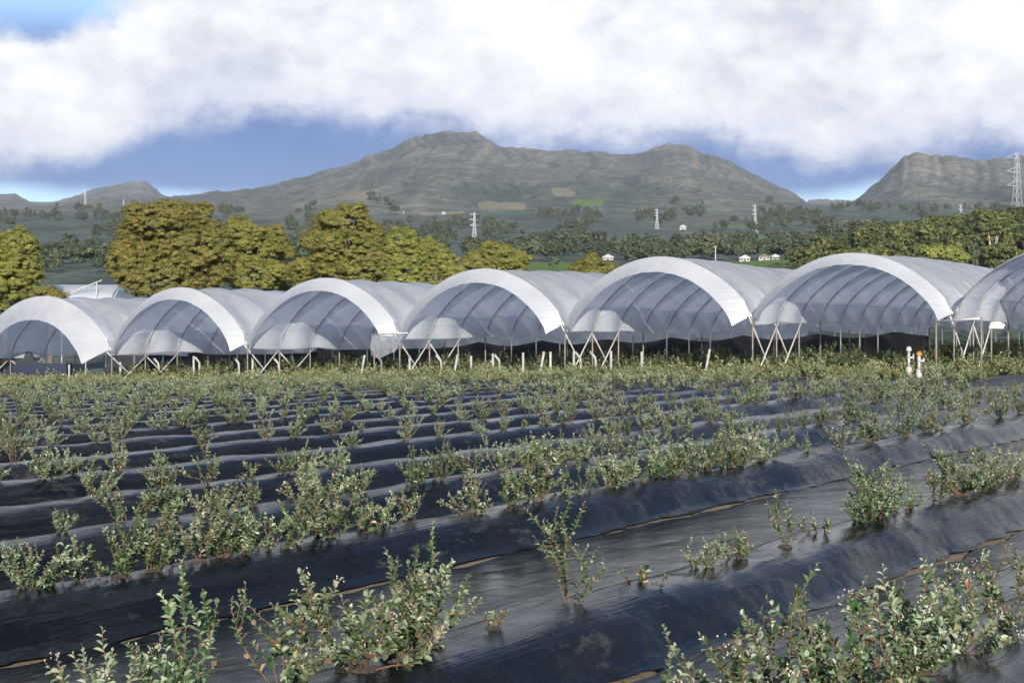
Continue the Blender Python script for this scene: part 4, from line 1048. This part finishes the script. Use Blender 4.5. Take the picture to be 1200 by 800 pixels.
# cloud colour: sunlit white with soft grey-lilac hollows, greyer towards its base
cr_ = ramp(N, [(.35, (.58, .61, .70)), (.45, (.80, .81, .86)), (.55, (.97, .965, .975))])
L.new(mixc(N, L, .4, wisp.outputs[0], fin.outputs[0]), cr_.inputs[0])
bs = lin01(above, .0, .05)
ccol = mixc(N, L, bs, mixc(N, L, .55, cr_.outputs[0], (.50, .56, .72)), cr_.outputs[0])
# rain-dark blue bank under the deck
bank = lin01(el, .085, .155)
dk = ramp(N, [(.38, (.008, .085, .44)), (.62, (.06, .18, .60))]); L.new(mixc(N, L, .5, wisp.outputs[0], big.outputs[0]), dk.inputs[0])
skb = N.new('ShaderNodeBackground'); L.new(sky.outputs[0], skb.inputs[0]); skb.inputs[1].default_value = .125
dkb = N.new('ShaderNodeBackground'); L.new(dk.outputs[0], dkb.inputs[0]); dkb.inputs[1].default_value = .58
clb = N.new('ShaderNodeBackground'); L.new(ccol, clb.inputs[0]); clb.inputs[1].default_value = .80
m1 = N.new('ShaderNodeMixShader')
low = math_(N, L, 'MULTIPLY', math_(N, L, 'SUBTRACT', 1.0, lin01(el, .16, .20)), .9)
# bright clear gaps right on the skyline
gapn = lin01(math_(N, L, 'ADD', el, math_(N, L, 'MULTIPLY_ADD', wisp.outputs[0], .03, -.015)), .082, .094)
L.new(math_(N, L, 'MULTIPLY', low, math_(N, L, 'MULTIPLY_ADD', gapn, .75, .25)), m1.inputs[0]); L.new(skb.outputs[0], m1.inputs[1]); L.new(dkb.outputs[0], m1.inputs[2])
m2 = N.new('ShaderNodeMixShader'); L.new(mask, m2.inputs[0]); L.new(m1.outputs[0], m2.inputs[1]); L.new(clb.outputs[0], m2.inputs[2])
wo = N.new('ShaderNodeOutputWorld'); L.new(m2.outputs[0], wo.inputs['Surface'])

sl = bpy.data.lights.new('sun', 'SUN'); sl.energy = 5.0; sl.angle = R(.5); sl.color = (1, .95, .87)
so = bpy.data.objects.new('sun', sl); COL.objects.link(so)
sv = Vector((math.sin(SUN_AZ) * math.cos(SUN_EL), -math.cos(SUN_AZ) * math.cos(SUN_EL), math.sin(SUN_EL)))
so.rotation_euler = (-sv).to_track_quat('-Z', 'Y').to_euler(); so.location = (0, -20, 40)

# ------------------------------------------------------------------ camera
cam = bpy.data.cameras.new('camera'); cam.sensor_width = 36; cam.lens = 36 * F / 1200; cam.clip_start = .1; cam.clip_end = 40000
co = bpy.data.objects.new('camera', cam); COL.objects.link(co); co.location = (0, 0, ZC); co.rotation_euler = (R(90), 0, 0)
sc.camera = co
sc.view_settings.view_transform = 'Standard'; sc.view_settings.look = 'None'; sc.view_settings.exposure = 0.58; sc.view_settings.gamma = 1
sc.render.resolution_x = 1024; sc.render.resolution_y = 682
cy = sc.cycles
cy.max_bounces = 8; cy.diffuse_bounces = 3; cy.glossy_bounces = 3; cy.transmission_bounces = 4; cy.transparent_max_bounces = 16; cy.volume_bounces = 0
cy.use_denoising = True
try: cy.denoiser = 'OPENIMAGEDENOISE'
except Exception: pass
